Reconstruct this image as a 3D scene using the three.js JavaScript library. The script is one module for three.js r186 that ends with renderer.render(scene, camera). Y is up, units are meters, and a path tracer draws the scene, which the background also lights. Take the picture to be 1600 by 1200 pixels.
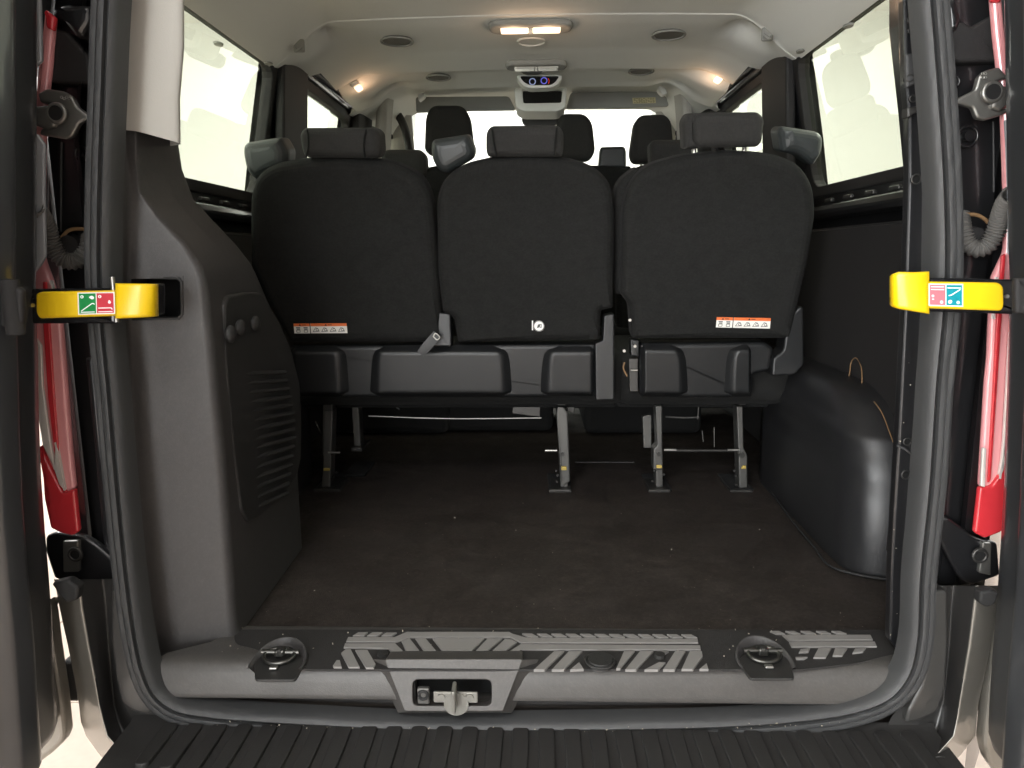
import * as THREE from 'three';
import { RoundedBoxGeometry } from 'three/addons/geometries/RoundedBoxGeometry.js';
import { mergeGeometries, mergeVertices, toCreasedNormals } from 'three/addons/utils/BufferGeometryUtils.js';
import { RectAreaLightUniformsLib } from 'three/addons/lights/RectAreaLightUniformsLib.js';
RectAreaLightUniformsLib.init();

// ---------------------------------------------------------------- camera
const W = 1600, H = 1200, FOC = 1150;
const scene = new THREE.Scene();
const camera = new THREE.PerspectiveCamera(2 * Math.atan(H / 2 / FOC) * 180 / Math.PI, W / H, 0.02, 60);
camera.rotation.order = 'YXZ';
camera.rotation.set(-9.87 * Math.PI / 180, 1.8 * Math.PI / 180, -0.45 * Math.PI / 180);
camera.position.set(0.005, 1.25, 1.2);
scene.add(camera);
camera.updateMatrixWorld(true);
const renderer = new THREE.WebGLRenderer({ antialias: true });
renderer.toneMapping = THREE.LinearToneMapping;
renderer.toneMappingExposure = 1.42;
renderer.shadowMap.enabled = true;
scene.background = new THREE.Color(0x000000);

// ---------------------------------------------------------------- light: soft ceiling panels of the hall
// [x, y, z, width, depth, radiance]
const HALL = { x0: -4.4, x1: 4.4, z0: -7.0, z1: 6.0, h: 3.7 };
const CEIL = [
  [-3.0, -2.0, 0.9, 3.8, 9.2], [3.0, -2.0, 0.9, 3.8, 9.2], [0, -5.4, 4.2, 0.9, 15], [-0.9, 2.9, 1.8, 0.9, 12],
];
for (const [x, z, w, d, L] of CEIL) {
  const l = new THREE.RectAreaLight(new THREE.Color(0.965, 0.985, 1), L, w, d);
  l.position.set(x, HALL.h - 0.075, z);
  l.lookAt(x, 0, z);
  scene.add(l);
}

// the bright shop window of the hall, behind the photographer: [x, y, width, height, radiance]
const SHOP = [-2.15, 1.55, 4.2, 2.7, 5.4];
// a second window in the left wall behind the open door: [z, y, width, height, radiance]
const SIDE = [4.75, 1.35, 2.2, 2.3, 6.0];
{
  const s = new THREE.RectAreaLight(new THREE.Color(0.88, 0.94, 1), SIDE[4], SIDE[2], SIDE[3]);
  s.position.set(HALL.x0 + 0.09, SIDE[1], SIDE[0]); s.lookAt(0, SIDE[1], SIDE[0]); scene.add(s);
  const l = new THREE.RectAreaLight(new THREE.Color(0.92, 0.965, 1), SHOP[4], SHOP[2], SHOP[3]);
  l.position.set(SHOP[0], SHOP[1], HALL.z1 - 0.09); l.lookAt(SHOP[0], SHOP[1], 0); scene.add(l);
}

// ---------------------------------------------------------------- helpers
let seed = 7;
const rnd = () => { seed = (seed * 1664525 + 1013904223) >>> 0; return seed / 4294967296; };
const V = (x, y, z) => new THREE.Vector3(x, y, z);
const F = 0.55;                                       // height of the load floor
const C0 = camera.position.clone();
const dir = (px, py) => V((px - W / 2) / FOC, -(py - H / 2) / FOC, -1).applyQuaternion(camera.quaternion);
// the point of the place seen at a pixel of the photograph, on a plane of the van
const PP = (px, py, o, n) => { const d = dir(px, py); return C0.clone().addScaledVector(d, o.clone().sub(C0).dot(n) / d.dot(n)); };
const PZ = (px, py, z) => PP(px, py, V(0, 0, z), V(0, 0, 1));
const PY = (px, py, y) => PP(px, py, V(0, y, 0), V(0, 1, 0));
const PX = (px, py, x) => PP(px, py, V(x, 0, 0), V(1, 0, 0));

function roundPoly(poly, r, n = 4) {
  const out = [], N = poly.length;
  for (let i = 0; i < N; i++) {
    const a = poly[(i + N - 1) % N], b = poly[i], c = poly[(i + 1) % N];
    const rr = b[2] !== undefined ? b[2] : r;
    const la = Math.hypot(a[0] - b[0], a[1] - b[1]), lc = Math.hypot(c[0] - b[0], c[1] - b[1]);
    const t = Math.min(rr, la * 0.49, lc * 0.49);
    if (t < 1e-6) { out.push([b[0], b[1]]); continue; }
    const p = [b[0] + (a[0] - b[0]) * t / la, b[1] + (a[1] - b[1]) * t / la], q = [b[0] + (c[0] - b[0]) * t / lc, b[1] + (c[1] - b[1]) * t / lc];
    for (let k = 0; k <= n; k++) { const s = k / n, u = 1 - s; out.push([u * u * p[0] + 2 * u * s * b[0] + s * s * q[0], u * u * p[1] + 2 * u * s * b[1] + s * s * q[1]]); }
  }
  return out;
}
function shapeOf(pts, holes = []) {
  const s = new THREE.Shape(pts.map(p => new THREE.Vector2(p[0], p[1])));
  for (const h of holes) s.holes.push(new THREE.Path(h.map(p => new THREE.Vector2(p[0], p[1]))));
  return s;
}
function slab(shape, depth, bevel, seg = 3) {        // front face at z = 0, thickness towards -z, outline kept
  const b = Math.min(bevel, depth * 0.49);
  const g = new THREE.ExtrudeGeometry(shape, { depth: Math.max(depth - 2 * b, 1e-4), bevelEnabled: b > 0, bevelThickness: b, bevelSize: bevel, bevelOffset: -bevel, bevelSegments: seg, curveSegments: 10 });
  g.translate(0, 0, -(depth - b));
  return g;
}
// a solid plate whose front outline is seen at these pixels; it stands on the plane z = z0 + k (y - y0)
function plate(poly, z0, depth, bevel = 0.003, { r = 0, y0 = 0, k = 0, holes = [], hr = 6, seg = 3, turn = 0 } = {}) {
  const up = V(0, 1, k).normalize(), X = V(Math.cos(turn), 0, -Math.sin(turn));
  const n = X.clone().cross(up).normalize();
  const o = V(turn ? PZ(poly[0][0], poly[0][1], z0).x : 0, y0, z0);
  const to = p => { const q = PP(p[0], p[1], o, n).sub(o); return [q.dot(X), q.dot(up)]; };
  let pts = roundPoly(poly, r).map(to);
  if (THREE.ShapeUtils.area(pts.map(p => new THREE.Vector2(...p))) < 0) pts.reverse();
  const g = slab(shapeOf(pts, holes.map(h => roundPoly(h, hr).map(to))), depth, bevel, seg);
  g.applyMatrix4(new THREE.Matrix4().makeBasis(X, up, n).setPosition(o));
  return g;
}
// a flat piece lying on the height y, outline seen at these pixels
function flat(poly, y, h, bevel = 0.0008, r = 0) {
  let pts = roundPoly(poly, r).map(p => { const q = PY(p[0], p[1], y); return [q.x, -q.z]; });
  if (THREE.ShapeUtils.area(pts.map(p => new THREE.Vector2(...p))) < 0) pts.reverse();
  const g = slab(shapeOf(pts), h, bevel, 2);
  g.rotateX(-Math.PI / 2); g.translate(0, y, 0);
  return g;
}
function loft(rows, { closeU = false, closeV = false, skip = null, crease = 0 } = {}) {
  const R = rows.length, N = rows[0].length, pos = [], uv = [], idx = [];
  const vl = new Array(N).fill(0);
  for (let i = 0; i < R; i++) {
    let u = 0;
    for (let j = 0; j < N; j++) {
      const p = rows[i][j];
      if (j) u += p.distanceTo(rows[i][j - 1]);
      if (i) vl[j] += p.distanceTo(rows[i - 1][j]);
      pos.push(p.x, p.y, p.z); uv.push(u, vl[j]);
    }
  }
  const RI = closeV ? R : R - 1, NJ = closeU ? N : N - 1;
  for (let i = 0; i < RI; i++) for (let j = 0; j < NJ; j++) {
    if (skip && skip(i, j)) continue;
    const a = i * N + j, b = i * N + (j + 1) % N, c = ((i + 1) % R) * N + j, d = ((i + 1) % R) * N + (j + 1) % N;
    idx.push(a, b, c, b, d, c);
  }
  let g = new THREE.BufferGeometry();
  g.setAttribute('position', new THREE.Float32BufferAttribute(pos, 3));
  g.setAttribute('uv', new THREE.Float32BufferAttribute(uv, 2));
  g.setIndex(idx);
  g.computeVertexNormals();
  if (crease) g = toCreasedNormals(g, crease);
  return g;
}
// polyline in space with rounded corners, resampled to a fixed number of points per corner
function roundLine(pts, rad, n = 6) {
  const out = [pts[0].clone()];
  for (let i = 1; i < pts.length - 1; i++) {
    const a = pts[i - 1], b = pts[i], c = pts[i + 1], r = rad[i] ?? 0.01;
    const p = b.clone().lerp(a, Math.min(0.48, r / Math.max(1e-6, a.distanceTo(b)))), q = b.clone().lerp(c, Math.min(0.48, r / Math.max(1e-6, b.distanceTo(c))));
    for (let k = 0; k <= n; k++) { const s = k / n, u = 1 - s; out.push(V(0, 0, 0).addScaledVector(p, u * u).addScaledVector(b, 2 * u * s).addScaledVector(q, s * s)); }
  }
  out.push(pts[pts.length - 1].clone());
  return out;
}
function tube(pts, r, seg = 40, rad = 8, closed = false) { return new THREE.TubeGeometry(new THREE.CatmullRomCurve3(pts, closed), seg, r, rad, closed); }
function corrugated(pts, r, rings, rad = 14) {
  const g = new THREE.TubeGeometry(new THREE.CatmullRomCurve3(pts), rings * 6, 1, rad, false);
  const c = new THREE.CatmullRomCurve3(pts), P = g.attributes.position, N = g.attributes.normal, n = rings * 6;
  for (let i = 0; i <= n; i++) {
    const o = c.getPointAt(i / n), k = r * (1 + 0.13 * Math.cos(i / 6 * Math.PI * 2));
    for (let j = 0; j <= rad; j++) { const q = i * (rad + 1) + j; P.setXYZ(q, o.x + N.getX(q) * k, o.y + N.getY(q) * k, o.z + N.getZ(q) * k); }
  }
  g.computeVertexNormals();
  return g;
}
const box = (w, h, d, x, y, z, r = 0.003, rx = 0, ry = 0, rz = 0) => {
  const g = new RoundedBoxGeometry(w, h, d, 2, Math.min(r, w / 2.1, h / 2.1, d / 2.1));
  if (rx || ry || rz) g.applyMatrix4(new THREE.Matrix4().makeRotationFromEuler(new THREE.Euler(rx, ry, rz)));
  g.translate(x, y, z); return g;
};
const cyl = (r, h, at, axis = 'z', r2 = r, n = 28) => {
  const g = new THREE.CylinderGeometry(r2, r, h, n);
  if (axis === 'z') g.rotateX(Math.PI / 2); if (axis === 'x') g.rotateZ(Math.PI / 2);
  g.translate(at.x, at.y, at.z); return g;
};
const merge = gs => mergeGeometries(gs.map(g => { const q = g.index ? g.toNonIndexed() : g; for (const k of Object.keys(q.attributes)) if (!['position', 'normal', 'uv'].includes(k)) q.deleteAttribute(k); return q; }));

const used = {};
function numbered(name) { const n = used[name] = (used[name] ?? -1) + 1; return n ? `${name}_${String(n).padStart(3, '0')}` : name; }
function part(name, geo, mat, parent, label) {
  const m = new THREE.Mesh(geo, mat); m.name = name; m.castShadow = m.receiveShadow = true;
  if (label) m.userData.label = label;
  parent.add(m); return m;
}
function thing(name, label, category, at = V(0, 0, 0), group) {
  const g = new THREE.Group(); g.name = numbered(name); g.position.copy(at); g.userData = { label, category };
  if (group) g.userData.group = group;
  scene.add(g); return g;
}
function inside(root, geo) { geo.translate(-root.position.x, -root.position.y, -root.position.z); return geo; }
function structure(name, geo, mat) { const m = new THREE.Mesh(geo, mat); m.name = name; m.userData.kind = 'structure'; m.castShadow = m.receiveShadow = true; scene.add(m); return m; }

// ---------------------------------------------------------------- procedural textures
function noise2(n, seedv) {                       // tileable value noise
  let s = seedv; const r = () => { s = (s * 1664525 + 1013904223) >>> 0; return s / 4294967296; };
  const a = new Float32Array(n * n).map(() => r());
  return (x, y) => {
    const xi = Math.floor(x), yi = Math.floor(y), fx = x - xi, fy = y - yi, sx = fx * fx * (3 - 2 * fx), sy = fy * fy * (3 - 2 * fy);
    const g = (i, j) => a[((j % n + n) % n) * n + ((i % n + n) % n)];
    return (g(xi, yi) * (1 - sx) + g(xi + 1, yi) * sx) * (1 - sy) + (g(xi, yi + 1) * (1 - sx) + g(xi + 1, yi + 1) * sx) * sy;
  };
}
function tex(size, fn, metres, srgb = false) {
  const d = new Uint8Array(size * size * 4);
  for (let y = 0; y < size; y++) for (let x = 0; x < size; x++) {
    const c = fn(x / size, y / size), o = (y * size + x) * 4;
    if (Array.isArray(c)) { d[o] = c[0] * 255; d[o + 1] = c[1] * 255; d[o + 2] = c[2] * 255; } else d[o] = d[o + 1] = d[o + 2] = Math.max(0, Math.min(255, c * 255));
    d[o + 3] = 255;
  }
  const t = new THREE.DataTexture(d, size, size);
  t.wrapS = t.wrapT = THREE.RepeatWrapping; t.magFilter = THREE.LinearFilter; t.minFilter = THREE.LinearMipmapLinearFilter; t.generateMipmaps = true;
  t.repeat.set(1 / metres, 1 / metres); if (srgb) t.colorSpace = THREE.SRGBColorSpace; t.needsUpdate = true;
  return t;
}
const n128 = noise2(128, 11), n64 = noise2(64, 5), n16 = noise2(16, 3), n8 = noise2(8, 9), n256 = noise2(256, 21);
const grainT = tex(512, (u, v) => 0.55 * n128(u * 128, v * 128) + 0.45 * n256(u * 256, v * 256), 0.12);
const fabricT = tex(512, (u, v) => 0.35 + 0.3 * Math.sin(u * Math.PI * 2 * 64) * Math.sin(v * Math.PI * 2 * 64) + 0.3 * n256(u * 256, v * 256), 0.12);
const feltT = tex(512, (u, v) => 0.6 * n256(u * 256, v * 256) + 0.4 * n64(u * 64, v * 64), 0.2);
const smudgeT = tex(512, (u, v) => { const k = 0.5 * n8(u * 8, v * 8) + 0.3 * n16(u * 16, v * 16) + 0.2 * n64(u * 64, v * 64); return 0.3 + 0.5 * k; }, 0.7);
const matRoughT = tex(512, (u, v) => 0.5 + 0.3 * n16(u * 16, v * 16) + 0.15 * n128(u * 128, v * 128), 0.8);
// dusty speckled rubber: scattered crumbs and pale scuff streaks
const matT = (() => {
  const S = 2048, d = new Uint8Array(S * S * 4); let s = 77; const r = () => { s = (s * 1664525 + 1013904223) >>> 0; return s / 4294967296; };
  const a = new Float32Array(S * S);
  for (let y = 0; y < S; y++) for (let x = 0; x < S; x++) { const u = x / S, v = y / S; a[y * S + x] = 0.022 + 0.005 * n8(u * 8, v * 8) + 0.012 * n64(u * 64, v * 64) * n16(u * 16, v * 16) + 0.034 * n256(u * 512, v * 512) * n256(u * 256, v * 256) * (0.5 + 0.5 * n16(u * 16, v * 16)); }
  const dab = (x, y, k) => { x = (Math.round(x) + S) % S; y = (Math.round(y) + S) % S; a[y * S + x] += k; };
  for (let i = 0; i < 9000; i++) { const x = r() * S, y = r() * S, k = 0.03 + 0.1 * r(); dab(x, y, k); dab(x + 1, y, k); };
  for (let i = 0; i < 300; i++) { const x = r() * S, y = r() * S, k = 0.2 + 0.6 * r() * r(); dab(x, y, k); dab(x + 1, y, k * 0.7); dab(x, y + 1, k * 0.7); dab(x + 1, y + 1, k * 0.5); if (r() < 0.4) { dab(x + 2, y, k * 0.6); dab(x + 2, y + 1, k * 0.5); } }
  for (let i = 0; i < 420; i++) { let x = r() * S, y = r() * S; const an = (r() - 0.5) * 0.7, L = 15 + r() * 70, k = 0.012 + 0.03 * r(); for (let t = 0; t < L; t++) { x += Math.cos(an); y += Math.sin(an) + (r() - 0.5) * 0.5; if (r() < 0.75) dab(x, y, k); if (r() < 0.4) dab(x, y + 1, k * 0.7); } }
  for (let i = 0; i < S * S; i++) { const c = Math.min(1, a[i]); const e = c <= 0.0031308 ? 12.92 * c : 1.055 * Math.pow(c, 1 / 2.4) - 0.055; d[i * 4] = Math.min(255, e * 255 * 1.02); d[i * 4 + 1] = e * 247; d[i * 4 + 2] = e * 238; d[i * 4 + 3] = 255; }
  const t = new THREE.DataTexture(d, S, S); t.wrapS = t.wrapT = THREE.RepeatWrapping; t.magFilter = THREE.LinearFilter; t.minFilter = THREE.LinearMipmapLinearFilter; t.generateMipmaps = true; t.repeat.set(1 / 1.6, 1 / 1.6); t.colorSpace = THREE.SRGBColorSpace; t.needsUpdate = true; return t;
})();
// moulding grain with faint rubbed lines; woven seat cloth with lint
const fleckT = (() => { const S = 1024, a = new Float32Array(S * S); let s = 5; const r = () => { s = (s * 1664525 + 1013904223) >>> 0; return s / 4294967296; };
  for (let y = 0; y < S; y++) for (let x = 0; x < S; x++) a[y * S + x] = 0.74 + 0.2 * n256(x / 4, y / 4) * n256(x / 3, y / 5) + 0.08 * n64(x / 16, y / 16);
  for (let i = 0; i < 90; i++) { let x = r() * S, y = r() * S; const an = r() * 6.28, L = 20 + r() * 90, k = 0.04 + 0.12 * r(); for (let t = 0; t < L; t++) { x += Math.cos(an + t * 0.004); y += Math.sin(an + t * 0.004); const q = ((Math.round(y) % S + S) % S) * S + ((Math.round(x) % S + S) % S); a[q] += k * (r() < 0.7 ? 1 : 0); } }
  return tex(S, (u, v) => Math.min(1, a[Math.min(S - 1, Math.round(v * S)) * S + Math.min(S - 1, Math.round(u * S))]), 0.8); })();
const weaveT = (() => { const S = 1024, a = new Float32Array(S * S); let s = 15; const r = () => { s = (s * 1664525 + 1013904223) >>> 0; return s / 4294967296; };
  for (let y = 0; y < S; y++) for (let x = 0; x < S; x++) a[y * S + x] = 0.42 + 0.2 * n256(x / 2, y / 2) + 0.16 * n256(x / 5, y / 3) + 0.1 * n64(x / 24, y / 16) + 0.05 * Math.sin(y * 1.2) * Math.sin(x * 1.2);
  for (let i = 0; i < 26; i++) { const x = Math.floor(r() * (S - 2)), y = Math.floor(r() * (S - 2)); a[y * S + x] = a[y * S + x + 1] = a[(y + 1) * S + x] = 1; }
  return tex(S, (u, v) => Math.min(1, a[Math.min(S - 1, Math.round(v * S)) * S + Math.min(S - 1, Math.round(u * S))]), 0.9); })();
const tileT = tex(512, (u, v) => { const k = 0.9 + 0.06 * n8(u * 8, v * 8) + 0.05 * n64(u * 64, v * 64); return [k, k * 0.955, k * 0.9].map(c => Math.min(1, c)); }, 1, false);

const std = o => new THREE.MeshStandardMaterial(o), phy = o => new THREE.MeshPhysicalMaterial(o), rgb = (r, g, b) => new THREE.Color().setRGB(r, g, b);
const M = {
  wall: std({ color: rgb(0.80, 0.80, 0.795), roughness: 0.9 }),
  darkWall: std({ color: rgb(0.16, 0.16, 0.165), roughness: 0.8 }),
  tile: std({ color: rgb(0.53, 0.45, 0.39), map: tileT, roughness: 0.35 }),
  grout: std({ color: rgb(0.25, 0.22, 0.19), roughness: 0.9 }),
  lampPanel: std({ color: rgb(0.9, 0.9, 0.88), emissive: rgb(1, 0.96, 0.9), emissiveIntensity: 1.5, roughness: 0.6 }),
  blackPaint: phy({ color: rgb(0.010, 0.010, 0.011), roughness: 0.34, roughnessMap: null, clearcoat: 0.7, clearcoatRoughness: 0.12 }),
  blackMatt: std({ color: rgb(0.012, 0.011, 0.011), roughness: 0.7, bumpMap: grainT, bumpScale: 0.0002 }),
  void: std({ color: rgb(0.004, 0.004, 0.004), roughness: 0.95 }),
  greyPaint: phy({ color: rgb(0.26, 0.245, 0.215), metalness: 0.45, roughness: 0.32, clearcoat: 1, clearcoatRoughness: 0.06 }),
  doorInner: phy({ color: rgb(0.045, 0.047, 0.05), metalness: 0.3, roughness: 0.4, clearcoat: 0.8, clearcoatRoughness: 0.12 }),
  trim: std({ color: rgb(0.058, 0.0545, 0.053), map: fleckT, roughness: 0.5, bumpMap: grainT, bumpScale: 0.00025 }),
  trimDark: std({ color: rgb(0.022, 0.021, 0.020), roughness: 0.55, bumpMap: grainT, bumpScale: 0.00025 }),
  sill: std({ color: rgb(0.074, 0.069, 0.064), map: fleckT, roughness: 0.42, roughnessMap: null, bumpMap: grainT, bumpScale: 0.0002 }),
  tread: std({ color: rgb(0.21, 0.20, 0.19), roughness: 0.6, bumpMap: grainT, bumpScale: 0.0001 }),
  beige: std({ color: rgb(0.42, 0.405, 0.37), roughness: 0.8, bumpMap: feltT, bumpScale: 0.0002 }),
  liner: std({ color: rgb(0.80, 0.805, 0.77), roughness: 0.95, bumpMap: feltT, bumpScale: 0.0004 }),
  linerGrey: std({ color: rgb(0.30, 0.30, 0.28), roughness: 0.8, bumpMap: feltT, bumpScale: 0.0003 }),
  speaker: std({ color: rgb(0.17, 0.165, 0.15), roughness: 0.8, bumpMap: fabricT, bumpScale: 0.0006 }),
  fabric: phy({ color: rgb(0.026, 0.026, 0.025), map: weaveT, roughness: 0.95, specularIntensity: 0.3, bumpMap: fabricT, bumpScale: 0.0005, sheen: 0.25, sheenRoughness: 0.5, sheenColor: rgb(0.2, 0.2, 0.2) }),
  headFabric: phy({ color: rgb(0.032, 0.031, 0.029), map: weaveT, roughness: 0.9, bumpMap: fabricT, bumpScale: 0.0005, sheen: 0.3, sheenRoughness: 0.5, sheenColor: rgb(0.25, 0.25, 0.22) }),
  greyLeather: std({ color: rgb(0.032, 0.037, 0.037), roughness: 0.42, bumpMap: grainT, bumpScale: 0.0002 }),
  seatPlastic: std({ color: rgb(0.0105, 0.011, 0.0115), roughness: 0.4, bumpMap: grainT, bumpScale: 0.00015 }),
  mat: phy({ color: rgb(0.90, 0.81, 0.75), map: matT, roughness: 0.85, specularIntensity: 0.5, roughnessMap: matRoughT, bumpMap: grainT, bumpScale: 0.0005 }),
  rubber: std({ color: rgb(0.048, 0.0485, 0.049), roughness: 0.55, bumpMap: grainT, bumpScale: 0.00015 }),
  rubberDark: std({ color: rgb(0.012, 0.012, 0.012), roughness: 0.7 }),
  conduit: std({ color: rgb(0.10, 0.095, 0.088), roughness: 0.7 }),
  yellow: phy({ color: rgb(0.84, 0.56, 0.008), roughness: 0.7, roughnessMap: smudgeT, clearcoat: 0.2, clearcoatRoughness: 0.3 }),
  redLens: phy({ color: rgb(0.60, 0.035, 0.045), roughness: 0.12, clearcoat: 1, clearcoatRoughness: 0.03 }),
  pinkLens: phy({ color: rgb(0.80, 0.34, 0.35), roughness: 0.15, clearcoat: 1, clearcoatRoughness: 0.03 }),
  clearLens: phy({ color: rgb(0.75, 0.70, 0.66), roughness: 0.15, metalness: 0.2, clearcoat: 1, clearcoatRoughness: 0.03 }),
  steel: std({ color: rgb(0.42, 0.41, 0.38), metalness: 0.9, roughness: 0.35 }),
  legMetal: std({ color: rgb(0.12, 0.117, 0.11), metalness: 0.6, roughness: 0.45, bumpMap: grainT, bumpScale: 0.0001 }),
  darkMetal: std({ color: rgb(0.06, 0.058, 0.055), metalness: 0.6, roughness: 0.4 }),
  hinge: phy({ color: rgb(0.20, 0.195, 0.18), metalness: 0.7, roughness: 0.35, clearcoat: 0.4 }),
  eye: std({ color: rgb(0.10, 0.098, 0.09), metalness: 0.9, roughness: 0.35 }),
  sillTop: std({ color: rgb(0.024, 0.022, 0.021), map: fleckT, roughness: 0.75, bumpMap: grainT, bumpScale: 0.0004 }),
  silver: std({ color: rgb(0.30, 0.31, 0.325), roughness: 0.4, metalness: 0.2 }),
  endDark: phy({ color: rgb(0.028, 0.027, 0.026), roughness: 0.38, clearcoat: 0.5, clearcoatRoughness: 0.2 }),
  endPanel: phy({ color: rgb(0.034, 0.033, 0.031), roughness: 0.42, clearcoat: 0.5, clearcoatRoughness: 0.2 }),
  striker: std({ color: rgb(0.34, 0.33, 0.30), metalness: 0.85, roughness: 0.42, bumpMap: grainT, bumpScale: 0.0003 }),
  glass: phy({ color: rgb(0.88, 0.915, 0.83), transmission: 1, thickness: 0, roughness: 0.0, ior: 1.5 }),
  screenBlack: phy({ color: rgb(0.01, 0.01, 0.011), roughness: 0.15 }),
  brown: std({ color: rgb(0.22, 0.13, 0.06), roughness: 0.6 }),
  red: std({ color: rgb(0.6, 0.05, 0.02), roughness: 0.5 }),
  ochre: std({ color: rgb(0.5, 0.36, 0.08), roughness: 0.5 }),
  white: std({ color: rgb(0.8, 0.8, 0.78), roughness: 0.5 }),
  lampGlow: std({ color: rgb(1, 0.9, 0.8), emissive: rgb(1, 0.72, 0.5), emissiveIntensity: 1.15, roughness: 0.4 }),
  frost: std({ color: rgb(0.62, 0.62, 0.58), roughness: 0.25 }),
};

// ---------------------------------------------------------------- the hall: floor tiles, walls
{
  const floor = structure('floor', new THREE.BoxGeometry(8.8, 0.1, 13).translate(0, -0.054, -0.5), M.grout);
  const g = slab(shapeOf([[0.002, 0.002], [0.998, 0.002], [0.998, 0.998], [0.002, 0.998]]), 0.006, 0.001, 1); g.rotateX(-Math.PI / 2); g.translate(0, 0.002, 0);
  for (let i = -5; i < 5; i++) for (let j = -6; j < 8; j++) { const t = part('tile', g, M.tile, floor); t.position.set(i + 0.35, 0, -0.68 + j); }
  structure('wall_left', new THREE.BoxGeometry(0.12, HALL.h, 13).translate(-4.46, HALL.h / 2, -0.5), M.wall);
  structure('wall_right', new THREE.BoxGeometry(0.12, HALL.h, 7.4).translate(4.46, HALL.h / 2, -3.3), M.wall);
  structure('wall_right', new THREE.BoxGeometry(0.12, HALL.h, 5.6).translate(4.46, HALL.h / 2, 3.2), M.darkWall);
  structure('wall_front', new THREE.BoxGeometry(9.04, HALL.h, 0.12).translate(0, HALL.h / 2, -7.06), M.wall);
  structure('wall_back', new THREE.BoxGeometry(9.04, HALL.h, 0.12).translate(0, HALL.h / 2, 6.06), M.wall);
  structure('ceiling', new THREE.BoxGeometry(9.04, 0.12, 13.24).translate(0, HALL.h + 0.06, -0.5), M.wall);
  for (const [x, z, w, d] of CEIL) {
    const t = thing('ceiling_lamp', 'white rectangular light panel under the hall ceiling outside the van', 'ceiling lamp', V(x, HALL.h - 0.04, z), 'light panels of the hall ceiling');
    part('diffuser', new RoundedBoxGeometry(w, 0.05, d, 2, 0.01), M.lampPanel, t);
  }
  const w = thing('shop_window', 'tall bright window in the hall wall behind the photographer', 'window', V(SHOP[0], SHOP[1], HALL.z1 - 0.03));
  part('glazing', new THREE.BoxGeometry(SHOP[2], SHOP[3], 0.05), M.lampPanel, w);
  for (const k of [-1, 0, 1]) part('mullion', new THREE.BoxGeometry(0.06, SHOP[3] + 0.1, 0.06).translate(k * SHOP[2] / 2, 0, 0.01), M.darkMetal, w);
  const w2 = thing('shop_window', 'bright bluish window in the left hall wall beside the open door', 'window', V(HALL.x0 + 0.03, SIDE[1], SIDE[0]));
  part('glazing', new THREE.BoxGeometry(0.05, SIDE[3], SIDE[2]), M.lampPanel, w2);
  for (const k of [-1, 1]) part('mullion', new THREE.BoxGeometry(0.06, SIDE[3] + 0.1, 0.06).translate(0.01, 0, k * SIDE[2] / 2), M.darkMetal, w2);
}

// ---------------------------------------------------------------- the van
const van = thing('van', 'dark grey passenger van seen from behind with both rear doors open', 'van', V(0, 0, 0));
const clamp = (x, a = 0, b = 1) => Math.max(a, Math.min(b, x)), sm = (a, b, x) => { const t = clamp((x - a) / (b - a)); return t * t * (3 - 2 * t); };
// half width of the inside of the body at height y and depth z
const Xw = (y, z) => 0.87 - 0.07 * clamp((y - 1.46) / 0.36, 0, 1.6) - 0.15 * clamp((z + 0.28) / 0.28, 0, 1) ** 2 - 0.1 * sm(-2.2, -3.0, z);
function bent(pts, side, off, t, bevel = 0.003, holes = []) {   // a plate in (z, y) bent along the body side; off = distance inward of the body wall
  let p = pts.map(q => [q[0], q[1]]); if (THREE.ShapeUtils.area(p.map(q => new THREE.Vector2(...q))) < 0) p.reverse();
  const g = slab(shapeOf(p, holes), t, bevel, 2), P = g.attributes.position;
  for (let i = 0; i < P.count; i++) { const z = P.getX(i), y = P.getY(i), w = P.getZ(i); P.setXYZ(i, side * (Xw(y, z) - off - w), y, z); }
  g.computeVertexNormals();
  return g;
}
const rect = (z0, z1, y0, y1, r) => roundPoly([[z0, y0], [z1, y0], [z1, y1], [z0, y1]], r, 5);
const WIN = [[-0.26, -1.185, 1.438, 1.845], [-1.47, -2.12, 1.438, 1.845], [-2.4, -2.95, 1.46, 1.86]];
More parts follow.
